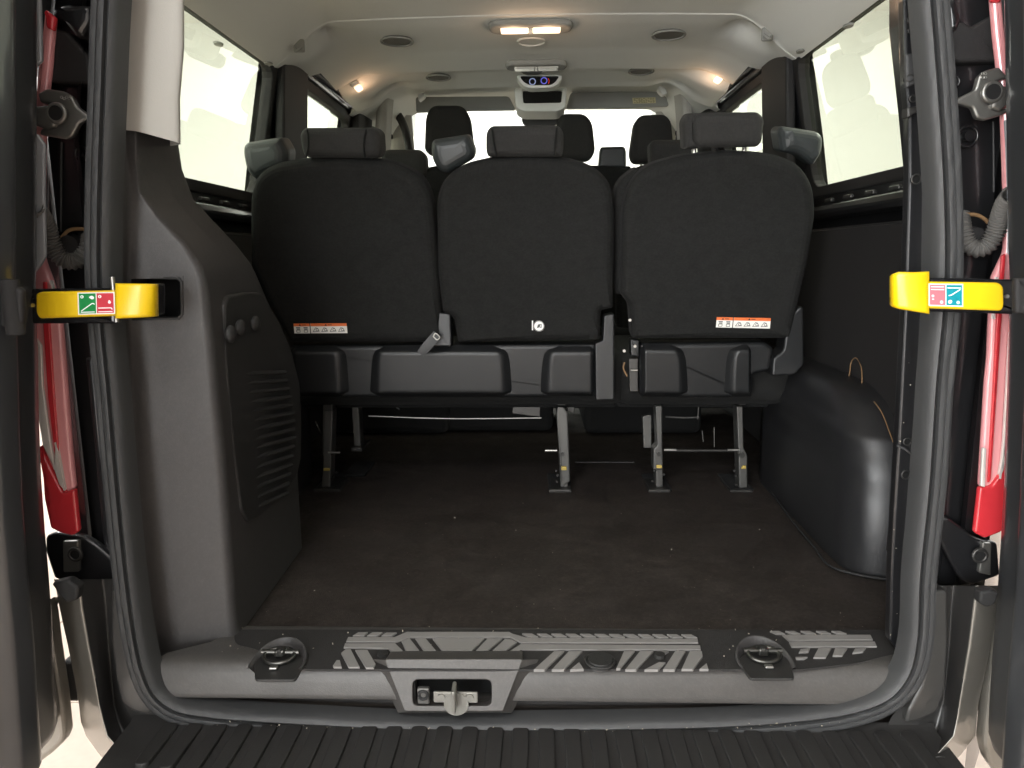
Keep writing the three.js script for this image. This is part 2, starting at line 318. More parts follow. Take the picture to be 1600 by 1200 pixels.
for (const side of [-1, 1]) {
  const zs = [0.0, -0.05, -0.1, -0.15, -0.2, -0.26, -0.5, -0.8, -1.185, -1.3, -1.47, -1.85, -2.12, -2.25, -2.4, -2.7, -2.95, -3.15], ys = [0.3, 0.6, 1.0, 1.3, 1.438, 1.6, 1.7, 1.845, 1.9, 2.0, 2.07];
  const inWin = (i, j) => WIN.some(w => zs[j] <= w[0] + 1e-6 && zs[j + 1] >= w[1] - 1e-6 && ys[i] >= 1.438 - 1e-6 && ys[i + 1] <= 1.845 + 1e-6);
  const sheet = o => loft(ys.map(y => zs.map(z => V(side * (Xw(y, z) + o), y, z))), { skip: inWin });
  part('side_wall', merge([sheet(0), sheet(0.05)]), M.blackPaint, van);
  WIN.forEach((w, i) => {
    const r = i ? 0.05 : 0.06;
    const hole = rect(w[0] - 0.014, w[1] + 0.012, w[2] + 0.012, w[3] - 0.012, r);
    const fr = part('side_window', bent(rect(w[0] + 0.02, w[1] - 0.02, w[2] - 0.02, w[3] + 0.02, 0.02), side, 0.006, 0.035, 0.004, [hole]), M.blackMatt, van);
    part('pane', bent(rect(w[0] - 0.004, w[1] + 0.004, w[2] + 0.004, w[3] - 0.004, r), side, -0.015, 0.0002, 0), M.glass, fr);
  });
  // pillar between the rear and the sliding door window, with its lighter cover
  const pil = part('side_pillar', bent(rect(-1.205, -1.455, 0.6, 1.88, 0.01), side, 0.02, 0.03, 0.008), M.blackMatt, van);
  part('pillar_cover', bent(roundPoly([[-1.235, 1.2], [-1.42, 1.2], [-1.40, 1.74], [-1.25, 1.75]], 0.03), side, 0.036, 0.02, 0.01), M.seatPlastic, pil);
  part('side_pillar', bent(rect(-2.14, -2.37, 0.6, 1.9, 0.01), side, 0.03, 0.04, 0.012), M.blackMatt, van);
  part('side_pillar', bent(rect(-2.30, -2.42, 0.9, 2.0, 0.01), side, 0.10, 0.05, 0.02), M.beige, van);
  // ledge under the rear window
  const led = part('belt_rail', bent(roundPoly([[-0.12, 1.345], [-1.18, 1.345], [-1.18, 1.385], [-0.12, 1.385]], 0.012), side, 0.05, 0.05, 0.018), M.blackPaint, van);
  for (let k = 0; k < 5; k++) part('clip', box(0.012, 0.012, 0.05, side * (Xw(1.42, -0.6) - 0.03), 1.398, -0.45 - k * 0.13, 0.004), M.darkMetal, led);
  // plain dark lining board below the window
  part('lining_board', bent(roundPoly([[-0.1, 0.56], [-1.9, 0.56], [-1.9, 1.32], [-0.1, 1.32]], 0.02), side, 0.02, 0.012, 0.004), M.blackMatt, van);
  // rail of the sliding door above the second window
  const rail = part('door_rail', bent(rect(-1.46, -2.14, 1.862, 1.885, 0.008), side, 0.02, 0.025, 0.012), M.blackPaint, van);
  part('rail_strip', bent(rect(-1.5, -2.1, 1.895, 1.905, 0.004), side, 0.012, 0.01, 0.003), M.steel, rail);
}
// roof skin, floor pan, rear header and front bulkhead close the body
part('roof', box(1.78, 0.04, 3.3, 0, 2.09, -1.6, 0.015), M.greyPaint, van);
part('floor_pan', box(1.7, 0.08, 3.2, 0, F - 0.052, -1.59, 0.01), M.blackMatt, van);
part('roof_header', plate([[60, -330], [330, -395], [1290, -395], [1560, -330], [1560, -480], [60, -480]], 0.01, 0.12, 0.01), M.blackPaint, van);
part('dashboard', box(1.56, 0.62, 0.34, 0, 0.93, -3.02, 0.06), M.trimDark, van);
part('bulkhead', box(1.6, 0.5, 0.05, 0, 0.75, -3.22, 0.01), M.blackMatt, van);

// headliner: one moulded sheet with steps across, falling to the windows at the sides
const prof = [[0.0, 1.972], [-1.10, 1.968], [-1.168, 1.9655], [-1.172, 1.9625], [-1.24, 1.958], [-1.50, 1.953], [-1.545, 1.948], [-1.62, 1.942], [-1.70, 1.934], [-1.708, 1.938], [-1.716, 1.956], [-1.76, 1.956], [-1.79, 1.948], [-1.95, 1.945], [-2.01, 1.938], [-2.022, 1.945], [-2.03, 2.02], [-2.2, 2.03], [-2.45, 2.025], [-2.62, 2.01], [-2.74, 1.985]];
const pz = z => { for (let i = 0; i < prof.length - 1; i++) if (z <= prof[i][0] && z >= prof[i + 1][0]) { const t = (prof[i][0] - z) / (prof[i][0] - prof[i + 1][0]); return prof[i][1] + t * (prof[i + 1][1] - prof[i][1]); } return prof[prof.length - 1][1]; };
function linerY(x, z) {
  const a = Math.abs(x), cab = sm(-1.70, -1.78, z), cab2 = sm(-2.022, -2.04, z);
  let y = pz(z) - 0.012 * (a / 0.7) ** 2;
  y -= (0.135 * sm(0.60, 0.83, a)) * (1 - cab) * (1 - 0.42 * sm(-1.12, -1.4, z)) + cab * (1 - cab2) * 0.075 * sm(0.5, 0.75, a) + cab2 * 0.16 * sm(0.58, 0.8, a);
  y -= 0.006 * sm(0.58, 0.78, a) * Math.exp(-(((z + 1.42) / 0.13) ** 2));               // lobe over the pillar
  y += 0.06 * Math.exp(-(((a - 0.675) / 0.05) ** 2) - ((z + 1.27) / 0.055) ** 2);       // pocket of the coat hook
  y += 0.06 * Math.exp(-(((a - 0.57) / 0.06) ** 2) - ((z + 1.97) / 0.05) ** 2) * (1 - cab2);
  return y;
}
{
  const zs = []; for (let i = 0; i < prof.length - 1; i++) { const n = Math.max(1, Math.ceil((prof[i][0] - prof[i + 1][0]) / 0.025)); for (let k = 0; k < n; k++) zs.push(prof[i][0] + (prof[i + 1][0] - prof[i][0]) * k / n); } zs.push(-2.74);
  const xs = []; for (let i = 0; i <= 80; i++) { const s = i / 40 - 1; xs.push(s); }
  const rows = zs.map(z => xs.map(s => { const hw = Math.min(Xw(1.82, z), 0.81) - 0.06 * sm(-1.45, -1.5, z) * (1 - sm(-2.0, -2.1, z)); const x = s * hw; return V(x, linerY(x, z), z); }));
  const liner = part('headliner', loft(rows, { crease: 0.5 }), M.liner, van);
  const onLiner = (px, py) => { const d = dir(px, py); for (let t = 0.8; t < 5; t += 0.004) { const p = C0.clone().addScaledVector(d, t); if (p.y >= linerY(p.x, p.z)) return p; } return PZ(px, py, -1.8); };
  const stud = (name, px, py, rx, rz, mat, h = 0.006) => {      // a round fitting let into the headliner
    const p = onLiner(px, py), z = p.z, g = new THREE.CylinderGeometry(1, 0.86, h, 40); g.scale(rx, 1, rz);
    g.translate(p.x, linerY(p.x, z) - h * 0.45, z); return part(name, g, mat, liner);
  };
  const ring = (s, r) => { s.geometry.computeBoundingBox(); const c = s.geometry.boundingBox.getCenter(V(0, 0, 0)); const g = new THREE.TorusGeometry(1, 0.07, 8, 40); g.rotateX(Math.PI / 2); g.scale(r, 0.05, r); g.translate(c.x, c.y - 0.003, c.z); part('speaker_ring', g, s.material === M.liner ? M.liner : M.linerGrey, liner); };
  for (const [x, y] of [[620, 62], [1045, 52], [830, 62]]) ring(stud('roof_speaker', x, y, x === 830 ? 0.046 : 0.052, x === 830 ? 0.036 : 0.05, x === 830 ? M.liner : M.speaker), x === 830 ? 0.045 : 0.052);
  for (const [x, y] of [[685, 119], [1002, 109]]) ring(stud('roof_speaker', x, y, 0.046, 0.05, M.speaker), 0.047);
  stud('roof_vent', 831, 111, 0.042, 0.05, M.linerGrey);
  for (const [x, y] of [[341, 67], [1326, 38], [1251, 78], [419, 97]]) stud('trim_clip', x, y, 0.012, 0.02, M.linerGrey, 0.005);
  for (const [px, py, s] of [[470, 68, 1], [1196, 50, -1]]) {        // coat hooks
    const p = onLiner(px, py); p.y -= 0.012; p.z += 0.02;
    part('coat_hook', merge([box(0.034, 0.038, 0.012, p.x, p.y, p.z, 0.005), tube([V(p.x - s * 0.012, p.y - 0.006, p.z + 0.004), V(p.x, p.y - 0.018, p.z + 0.022), V(p.x + s * 0.016, p.y - 0.006, p.z + 0.018)], 0.0045, 16)]), M.linerGrey, liner);
  }
  // interior lamps
  const lampAt = (px, py, w, d, glow, lit) => {
    let z = -1.2; for (let k = 0; k < 60; k++) { const p = PZ(px, py, z); z = clamp(z - (linerY(0, z) - p.y) * 2, -2.5, -0.4); }
    const p = PZ(px, py, z), y = linerY(p.x, z);
    const house = part('roof_lamp', slabLamp(w, d).translate(p.x, y - 0.017, p.z), M.linerGrey, van, lit ? 'lit roof lamp over the rear seats' : 'unlit roof lamp ahead of the rear seats');
    for (const s of [-1, 1]) part('lamp_lens', box(w * 0.33, 0.009, d * 0.46, p.x + s * w * 0.19, y - 0.0185, p.z + d * 0.03, 0.004), glow, house);
    part('switch', box(w * 0.05, 0.012, d * 0.4, p.x, y - 0.018, p.z, 0.003), M.frost, house);
    if (lit) for (const s of [-1, 1]) { const l = new THREE.PointLight(new THREE.Color(1, 0.66, 0.42), 0.011, 0, 2); l.shadow.radius = 1; l.castShadow = true; l.position.set(p.x + s * w * 0.21, y - 0.045, p.z + 0.02); scene.add(l); }
  };
  function slabLamp(w, d) { const g = slab(shapeOf(roundPoly([[-w / 2, -d / 2], [w / 2, -d / 2], [w / 2, d / 2], [-w / 2, d / 2]], d * 0.48, 8)), 0.022, 0.01, 3); g.rotateX(Math.PI / 2); return g; }
  lampAt(829, 38, 0.262, 0.10, M.lampGlow, true);
  lampAt(838, 99, 0.225, 0.1, M.frost, false);
  for (const [px, py, s] of [[560, 134, -1], [1122, 121, 1]]) {     // small lit lamps over the sliding door openings
    const p = onLiner(px, py); p.y -= 0.008;
    const h = part('side_lamp', box(0.03, 0.016, 0.075, p.x + s * 0.006, p.y + 0.008, p.z, 0.005, 0, 0, -s * 0.5), M.white, van);
    part('lamp_lens', box(0.026, 0.016, 0.055, p.x, p.y, p.z, 0.006, 0, 0, -s * 0.5), M.lampGlow, h);
    const l = new THREE.PointLight(new THREE.Color(1, 0.6, 0.35), 0.007, 0, 2); l.castShadow = true; l.position.set(p.x - s * 0.03, p.y - 0.03, p.z + 0.02); scene.add(l);
  }
}
// cab: climate panel and shelf in the roof, sun visors, mirror, windscreen and its pillars
{
  const pan = part('climate_panel', plate([[806, 117], [880, 117], [874, 130], [862, 137], [825, 138], [812, 130]], -1.8, 0.07, 0.004, { r: 8 }), M.liner, van);
  part('panel_face', plate([[812, 119], [874, 119], [868, 128], [860, 133], [828, 133], [818, 128]], -1.795, 0.012, 0.001, { r: 4 }), M.screenBlack, pan);
  [[832, 127.5, rgb(0.25, 0.3, 0.5)], [850, 126, rgb(0.15, 0.15, 0.7)]].forEach(([x, y, c]) => { const p = PZ(x, y, -1.79); part('knob', new THREE.TorusGeometry(0.0112, 0.002, 10, 28).translate(p.x, p.y, p.z), std({ color: c, emissive: c, emissiveIntensity: 0.35, roughness: 0.4 }), pan); });
  { const p = PZ(852, 127, -1.788); part('red_mark', new THREE.TorusGeometry(0.0148, 0.0011, 8, 20, 1.4).rotateZ(-0.6).translate(p.x, p.y, p.z), std({ color: rgb(0.8, 0.05, 0.03), emissive: rgb(0.8, 0.05, 0.03), emissiveIntensity: 0.35 }), pan); }
  const shelf = part('roof_console', plate([[803, 136], [886, 136], [884, 168], [872, 174], [818, 174], [806, 168]], -2.2, 0.2, 0.006, { r: 5, holes: [[[816, 140], [879, 140], [877, 160], [818, 161]]], hr: 3 }), M.liner, van);
  part('console_screen', plate([[817, 139], [880, 139], [878, 162], [817, 162]], -2.23, 0.03, 0.002), M.screenBlack, shelf);
  part('mirror', plate([[816, 174], [879, 173], [880, 186], [868, 196], [822, 197], [815, 190]], -2.5, 0.04, 0.006, { r: 5 }), M.trimDark, van);
  const v1 = part('sun_visor', plate([[649, 151], [795, 150], [806, 172], [724, 173], [650, 176]], -2.5, 0.02, 0.006, { r: 5 }), M.linerGrey, van);
  const v2 = part('sun_visor', plate([[892, 144], [1038, 142], [1046, 166], [960, 169], [884, 170]], -2.5, 0.02, 0.006, { r: 5 }), M.linerGrey, van);
  {
    const c = document.createElement('canvas'); c.width = 256; c.height = 80; const x = c.getContext('2d');
    x.fillStyle = '#c9bf96'; x.fillRect(0, 0, 256, 80); x.fillStyle = '#6d664e'; for (let i = 0; i < 5; i++) for (let k = 0; k < 9; k++) if (rnd() < 0.8) x.fillRect(14 + k * 26, 8 + i * 14, 10 + rnd() * 14, 6);
    const t = new THREE.CanvasTexture(c); t.colorSpace = THREE.SRGBColorSpace;
    part('warning_label', decal([[988, 153], [1024, 152], [1025, 161], [989, 162]], -2.496), std({ map: t, roughness: 0.6 }), v2);
  }
  for (const q of [[[1030, 133], [1040, 136], [1044, 146], [1036, 149], [1028, 141]], [[652, 147], [664, 142], [664, 150], [654, 158]]]) part('grab_handle', plate(q, -2.35, 0.05, 0.006, { r: 3 }), M.white, van);
  const ws = part('windscreen', loft([[V(-0.76, 2.0, -2.73), V(0.76, 2.0, -2.73)], [V(-0.78, 1.18, -3.22), V(0.78, 1.18, -3.22)]]), M.glass, van);
  for (const s of [-1, 1]) part('windscreen_pillar', loft([1.99, 1.8, 1.6, 1.4, 1.15].map(y => { const z = -2.7 - (1.96 - y) * 0.66, x = 0.62 + (1.99 - y) * 0.04; return [V(s * x, y, z - 0.03), V(s * (x + 0.02), y, z + 0.02), V(s * (x + 0.08), y, z + 0.05), V(s * (x + 0.2), y, z + 0.04), V(s * (x + 0.2), y, z - 0.1)]; })), M.beige, van);
  for (const q of [[[612, 172], [622, 180], [632, 200], [638, 224], [641, 250]], [[1086, 160], [1076, 170], [1067, 190], [1062, 215], [1058, 240]]]) part('door_frame', tube(q.map(p => PZ(p[0], p[1], -2.62)), 0.02, 24, 8), M.trimDark, van);
}
function decal(q, z, o = {}) {                      // a flat print on a quad seen at four pixels: top left, top right, bottom right, bottom left
  const k = o.k || 0, up = V(0, 1, k).normalize(), n = V(1, 0, 0).cross(up), org = V(0, o.y0 || 0, z);
  const [a, b, c, d] = q.map(p => PP(p[0], p[1], org, n));
  const g = new THREE.BufferGeometry();
  g.setAttribute('position', new THREE.Float32BufferAttribute([a, b, c, d].flatMap(p => [p.x, p.y, p.z]), 3));
  g.setAttribute('uv', new THREE.Float32BufferAttribute([0, 1, 1, 1, 1, 0, 0, 0], 2)); g.setIndex([0, 2, 1, 0, 3, 2]); g.computeVertexNormals();
  return g;
}

// ---- left rear pillar: pale upper cover and the big dark lower trim with the strap opening
{
  // rows: A0 (px, z .02) behind the seal, A face start, R ridge, S far silhouette
  const rows = [[186, 178, 191, 212, 282, -.17, -.036], [206, 178, 191, 213, 285, -.16, -.02], [250, 176, 196, 214, 290, -.17, -.02], [300, 176, 203, 218, 300, -.18, -.025], [340, 176, 205, 248, 335, -.25, -.03], [380, 176, 205, 288, 372, -.32, -.03], [414, 176, 205, 311, 398, -.36, -.035],
    [433, 176, 205, 318, 407, -.38, -.035], [498, 178, 206, 327, 432, -.44, -.035], [540, 180, 208, 331, 447, -.47, -.035], [600, 184, 210, 336, 460, -.49, -.04], [660, 190, 214, 342, 468, -.505, -.04], [720, 196, 218, 347, 474, -.51, -.045], [800, 202, 224, 354, 479, -.515, -.05], [900, 212, 236, 361, 481, -.505, -.05], [960, 222, 246, 365, 480, -.50, -.05], [1000, 232, 252, 371, 480, -.50, -.05]];
  const lr = rows.map(([py, a0, a, r, s, zs, zr], i) => { const low = i === rows.length - 1 ? 22 : i === rows.length - 2 ? 10 : 0;
    const dy = clamp((py - 215) / 640) * -0.0;
    const pa0 = PZ(a0, py + 6 + low, 0.02), pa = PZ(a, py + 3 + low, -0.012 + zr * 0.3), pr = PZ(r, py + (i <= 1 ? 4 : 0), zr);
    const ps0 = PZ(s, py, zs); const ps = V(ps0.x, pr.y, zs); 
    if (i === rows.length - 1) { pr.y = F + 0.004; }
    // the far edge is read on its own row: keep x, level with the ridge
    const far = V(-Xw(ps.y, zs) - 0.0, ps.y, zs - 0.05);
    return { pa0, pa, pr, ps, far };
  });
  // silhouettes lie on slanted sight lines: look up the far edge at the height of each row
  const sil = rows.map(r => { const p = PZ(r[4], r[0] + (r[0] > 850 ? 0 : 0), r[5]); return p; });
  const atY = y => { for (let i = 0; i < sil.length - 1; i++) if (y <= sil[i].y && y >= sil[i + 1].y) { const t = (sil[i].y - y) / (sil[i].y - sil[i + 1].y); return sil[i].clone().lerp(sil[i + 1], t); } return (y > sil[0].y ? sil[0] : sil[sil.length - 1]).clone(); };
  const R = lr.map((q, i) => {
    const s = atY(q.pr.y); s.y = q.pr.y; const lo = sm(1.2, 0.8, q.pr.y); s.x = s.x * (1 - lo) + lo * -0.562; s.z = s.z * (1 - lo) + lo * -0.5;
    const h = q.pa.clone().lerp(q.pr, i === 7 ? 0.69 : i === 8 ? 0.63 : 0.66), far = V(-Xw(s.y, s.z), s.y, s.z - 0.04);
    const rr = Math.min(0.022, q.pa.distanceTo(q.pr) * 0.4);
    return [q.pa0, q.pa0.clone().lerp(q.pa, 0.5).add(V(0, 0, -0.012)), q.pa, q.pa.clone().lerp(h, 0.5), h, ...roundLine([h.clone().lerp(q.pr, 0.3), q.pr, q.pr.clone().lerp(s, 0.5)], [0, rr], 6), ...roundLine([q.pr.clone().lerp(s, 0.55), s, far], [0, 0.03], 6)];
  });
  const trim = part('pillar_trim', loft(R, { skip: (i, j) => i === 7 && (j === 2 || j === 3) }), M.trim, van, 'dark plastic trim with a square opening and a louvred panel');
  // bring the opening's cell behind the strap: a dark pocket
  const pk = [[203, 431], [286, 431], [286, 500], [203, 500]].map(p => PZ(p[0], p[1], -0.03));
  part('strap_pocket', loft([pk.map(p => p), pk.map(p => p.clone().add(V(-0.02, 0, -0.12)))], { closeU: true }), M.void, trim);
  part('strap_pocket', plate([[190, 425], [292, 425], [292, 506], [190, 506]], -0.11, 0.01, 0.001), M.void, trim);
  part('opening_rim', plate([[172, 430], [278, 433], [285, 440], [286, 492], [280, 500], [172, 502], [172, 498], [276, 496], [282, 491], [281, 441], [276, 437], [172, 434]], -0.028, 0.006, 0.001), M.trimDark, trim);
  // raised louvred panel on the inner side, in (z, y) on the plane x = -0.56
  const onSide = (px, py) => { const p = PX(px, py, -0.556); return [p.z, p.y]; };
  const outline = [[345, 475], [352, 462], [388, 456], [404, 458], [430, 500], [450, 545], [464, 600], [467, 660], [466, 715], [459, 745], [438, 775], [402, 808], [382, 818], [372, 800], [358, 700], [346, 560]].map(p => onSide(p[0], p[1]));
  const side = (pts, d, bev, x, r) => { const g = slab(shapeOf(ccw(roundPoly(pts, r))), d, bev, 3); const P = g.attributes.position; for (let i = 0; i < P.count; i++) { const z = P.getX(i), y = P.getY(i), w = P.getZ(i); P.setXYZ(i, x + w, y, z); } g.computeVertexNormals(); return g; };
  function ccw(p) { return THREE.ShapeUtils.area(p.map(q => new THREE.Vector2(...q))) < 0 ? p.slice().reverse() : p; }
  const pan = part('louvre_panel', side(outline, 0.03, 0.006, -0.548, 0.012), M.trimDark, trim);
  for (let k = 0; k < 15; k++) {
    const y = 0.75 + k * 0.0192, t = (y - 0.75) / 0.28;
    const z0 = -0.165 - 0.03 * (1 - t), z1 = -0.405 + 0.05 * Math.max(0, t - 0.6) * 2 + 0.16 * Math.max(0, 0.4 - t);
    const g = box(0.007, 0.009, z0 - z1, 0, 0, 0, 0.003); g.rotateX(-0.16); g.rotateZ(0.5); g.translate(-0.545, y, (z0 + z1) / 2);
    part('louvre', g, M.trimDark, trim);
  }
  for (const [px, py] of [[376, 512], [399, 506], [361, 522]]) { const p = PX(px, py, -0.54); part('trim_knob', new THREE.SphereGeometry(0.016, 20, 14).scale(0.5, 1, 1.1).translate(p.x, p.y, p.z), M.trimDark, trim); }
  // pale upper cover
  const up = [-330, -200, -60, 60, 140, 203].map((py, i) => { const a0 = PZ(189, py, 0.02), a = PZ(193, py, -0.01), m = PZ(215, py + 2, -0.018), r = PZ(i > 3 ? 285 - (i - 4) * -1 : 292, py + (i === 5 ? 22 : 12), -0.03), f = V(-0.66 - 0.03 * i / 5, r.y + (i === 5 ? 0.02 : 0), -0.2); return [a0, ...roundLine([a, m, r, f], [0, 0.02, 0.022], 6), V(-Xw(r.y, -0.24) - 0.0, f.y, -0.24)]; });
  part('pillar_cover', loft(up), M.beige, van, 'pale beige cover of the left rear pillar');
}

// ---- right rear pillar: bare painted flange with holes, wheel arch, cable
{
  const fl = part('pillar_flange', plate([[1410, -330], [1412, 0], [1415, 130], [1420, 180], [1420, 280], [1414, 480], [1404, 680], [1397, 800], [1392, 900], [1390, 1000], [1420, 1040], [1440, 1000], [1446, 780], [1460, 600], [1470, 480], [1470, 300], [1462, 130], [1448, -330]], -0.012, 0.02, 0.004), M.blackPaint, van);
  part('flange_lip', plate([[1436, 8], [1441, 8], [1450, 150], [1456, 300], [1454, 470], [1446, 620], [1438, 720], [1428, 830], [1422, 960], [1416, 1000], [1412, 1000], [1418, 930], [1422, 830], [1431, 715], [1439, 620], [1448, 470], [1450, 300], [1444, 150]], 0.006, 0.02, 0.002), M.rubber, fl);
  part('bracket', plate([[1418, 168], [1447, 163], [1448, 172], [1430, 176], [1424, 182], [1418, 184]], 0.0, 0.02, 0.003, { r: 2 }), M.darkMetal, fl);
  part('cover_plate', plate([[1416, 84], [1434, 82], [1439, 128], [1417, 137]], -0.006, 0.01, 0.003, { r: 3 }), M.rubber, fl);
  for (const [x, y, r] of [[1422, 122, 5], [1427, 154, 5], [1424, 48, 4], [1432, 280, 7], [1418, 690, 6], [1416, 742, 7], [1411, 962, 5], [1408, 985, 4], [1423, 30, 4]]) { const p = PZ(x, y, -0.006), q = r / 950; part('bolt_hole', merge([new THREE.TorusGeometry(q, q * 0.16, 8, 20).translate(p.x, p.y, p.z)]), M.darkMetal, fl); part('hole', cyl(q * 0.9, 0.008, V(p.x, p.y, p.z - 0.008)), M.void, fl); }
  part('seam_strip', tube([[1402, 696], [1414, 702], [1428, 712], [1440, 718]].map(p => PZ(p[0], p[1], -0.008)), 0.0022, 16, 6), M.rubber, fl);
  // wheel arch: a moulded box against the side wall, rounded over its top and rear
  const rows = [];
  for (let i = 0; i <= 26; i++) {
    const f = i / 26 * Math.PI / 2, c = Math.cos(f), s = Math.sin(f);
    const y = F + 0.395 * Math.pow(s, 0.74), rib = 0.006 * (sm(0.42, 0.44, i / 26) * (1 - sm(0.50, 0.52, i / 26))) - 0.005 * (sm(0.255, 0.27, i / 26) * (1 - sm(0.3, 0.315, i / 26)));
    const zr = -0.74 + (0.45 + rib) * Math.pow(c, 0.5), xi = 0.90 - (0.205 + rib) * Math.pow(c, 0.16), wallx = 0.90;
    const row = []; for (let j = 0; j <= 30; j++) { const a = j / 30 * Math.PI / 2, e = 0.62; row.push(V(wallx - (wallx - xi) * Math.pow(Math.sin(a), e), y, zr - 0.02 - 0.14 * (1 - Math.pow(Math.cos(a), e)))); }
    row.push(V(xi + 0.002, y, zr - 0.3), V(xi + 0.004, y, zr - 0.5), V(xi + 0.008, y, zr - 0.72), V(xi + 0.03, y, zr - 0.82), V(wallx, y, zr - 0.92)); rows.push(row);
  }
  const arch = part('wheel_arch', loft(rows), phy({ color: rgb(0.018, 0.018, 0.019), roughness: 0.31, roughnessMap: null, bumpMap: grainT, bumpScale: 0.00025 }), van, 'black moulded cover of the right rear wheel arch');
  part('sealant_line', tube([[1202, 764], [1232, 806], [1270, 852], [1300, 886], [1340, 898], [1392, 906]].map(p => PY(p[0], p[1], F + 0.008)), 0.003, 40, 6), M.rubberDark, arch);
  // the same arch on the other side, mostly hidden by the trim
  part('wheel_arch', loft(rows.map(r => r.map(p => V(-p.x, p.y, p.z)))), M.blackMatt, van);
  const cable = [[1292, 592, .82], [1299, 585, .82], [1312, 588, .81], [1322, 595, .80], [1327, 586, .80], [1330, 566, .81], [1337, 559, .81], [1344, 568, .81], [1347, 590, .80], [1345, 611, .79]].map(([x, y, X]) => PX(x, y, X));
  part('loose_cable', tube(cable, 0.0016, 60, 6), M.brown, van, 'thin brown cable looped above the wheel arch');
  part('loose_cable', tube([[1345, 611, .79], [1358, 620, .79], [1368, 630, .78], [1378, 645, .78], [1388, 670, .78], [1396, 692, .775]].map(([x, y, X]) => PX(x, y, X)), 0.0012, 40, 6), M.brown, van);
}
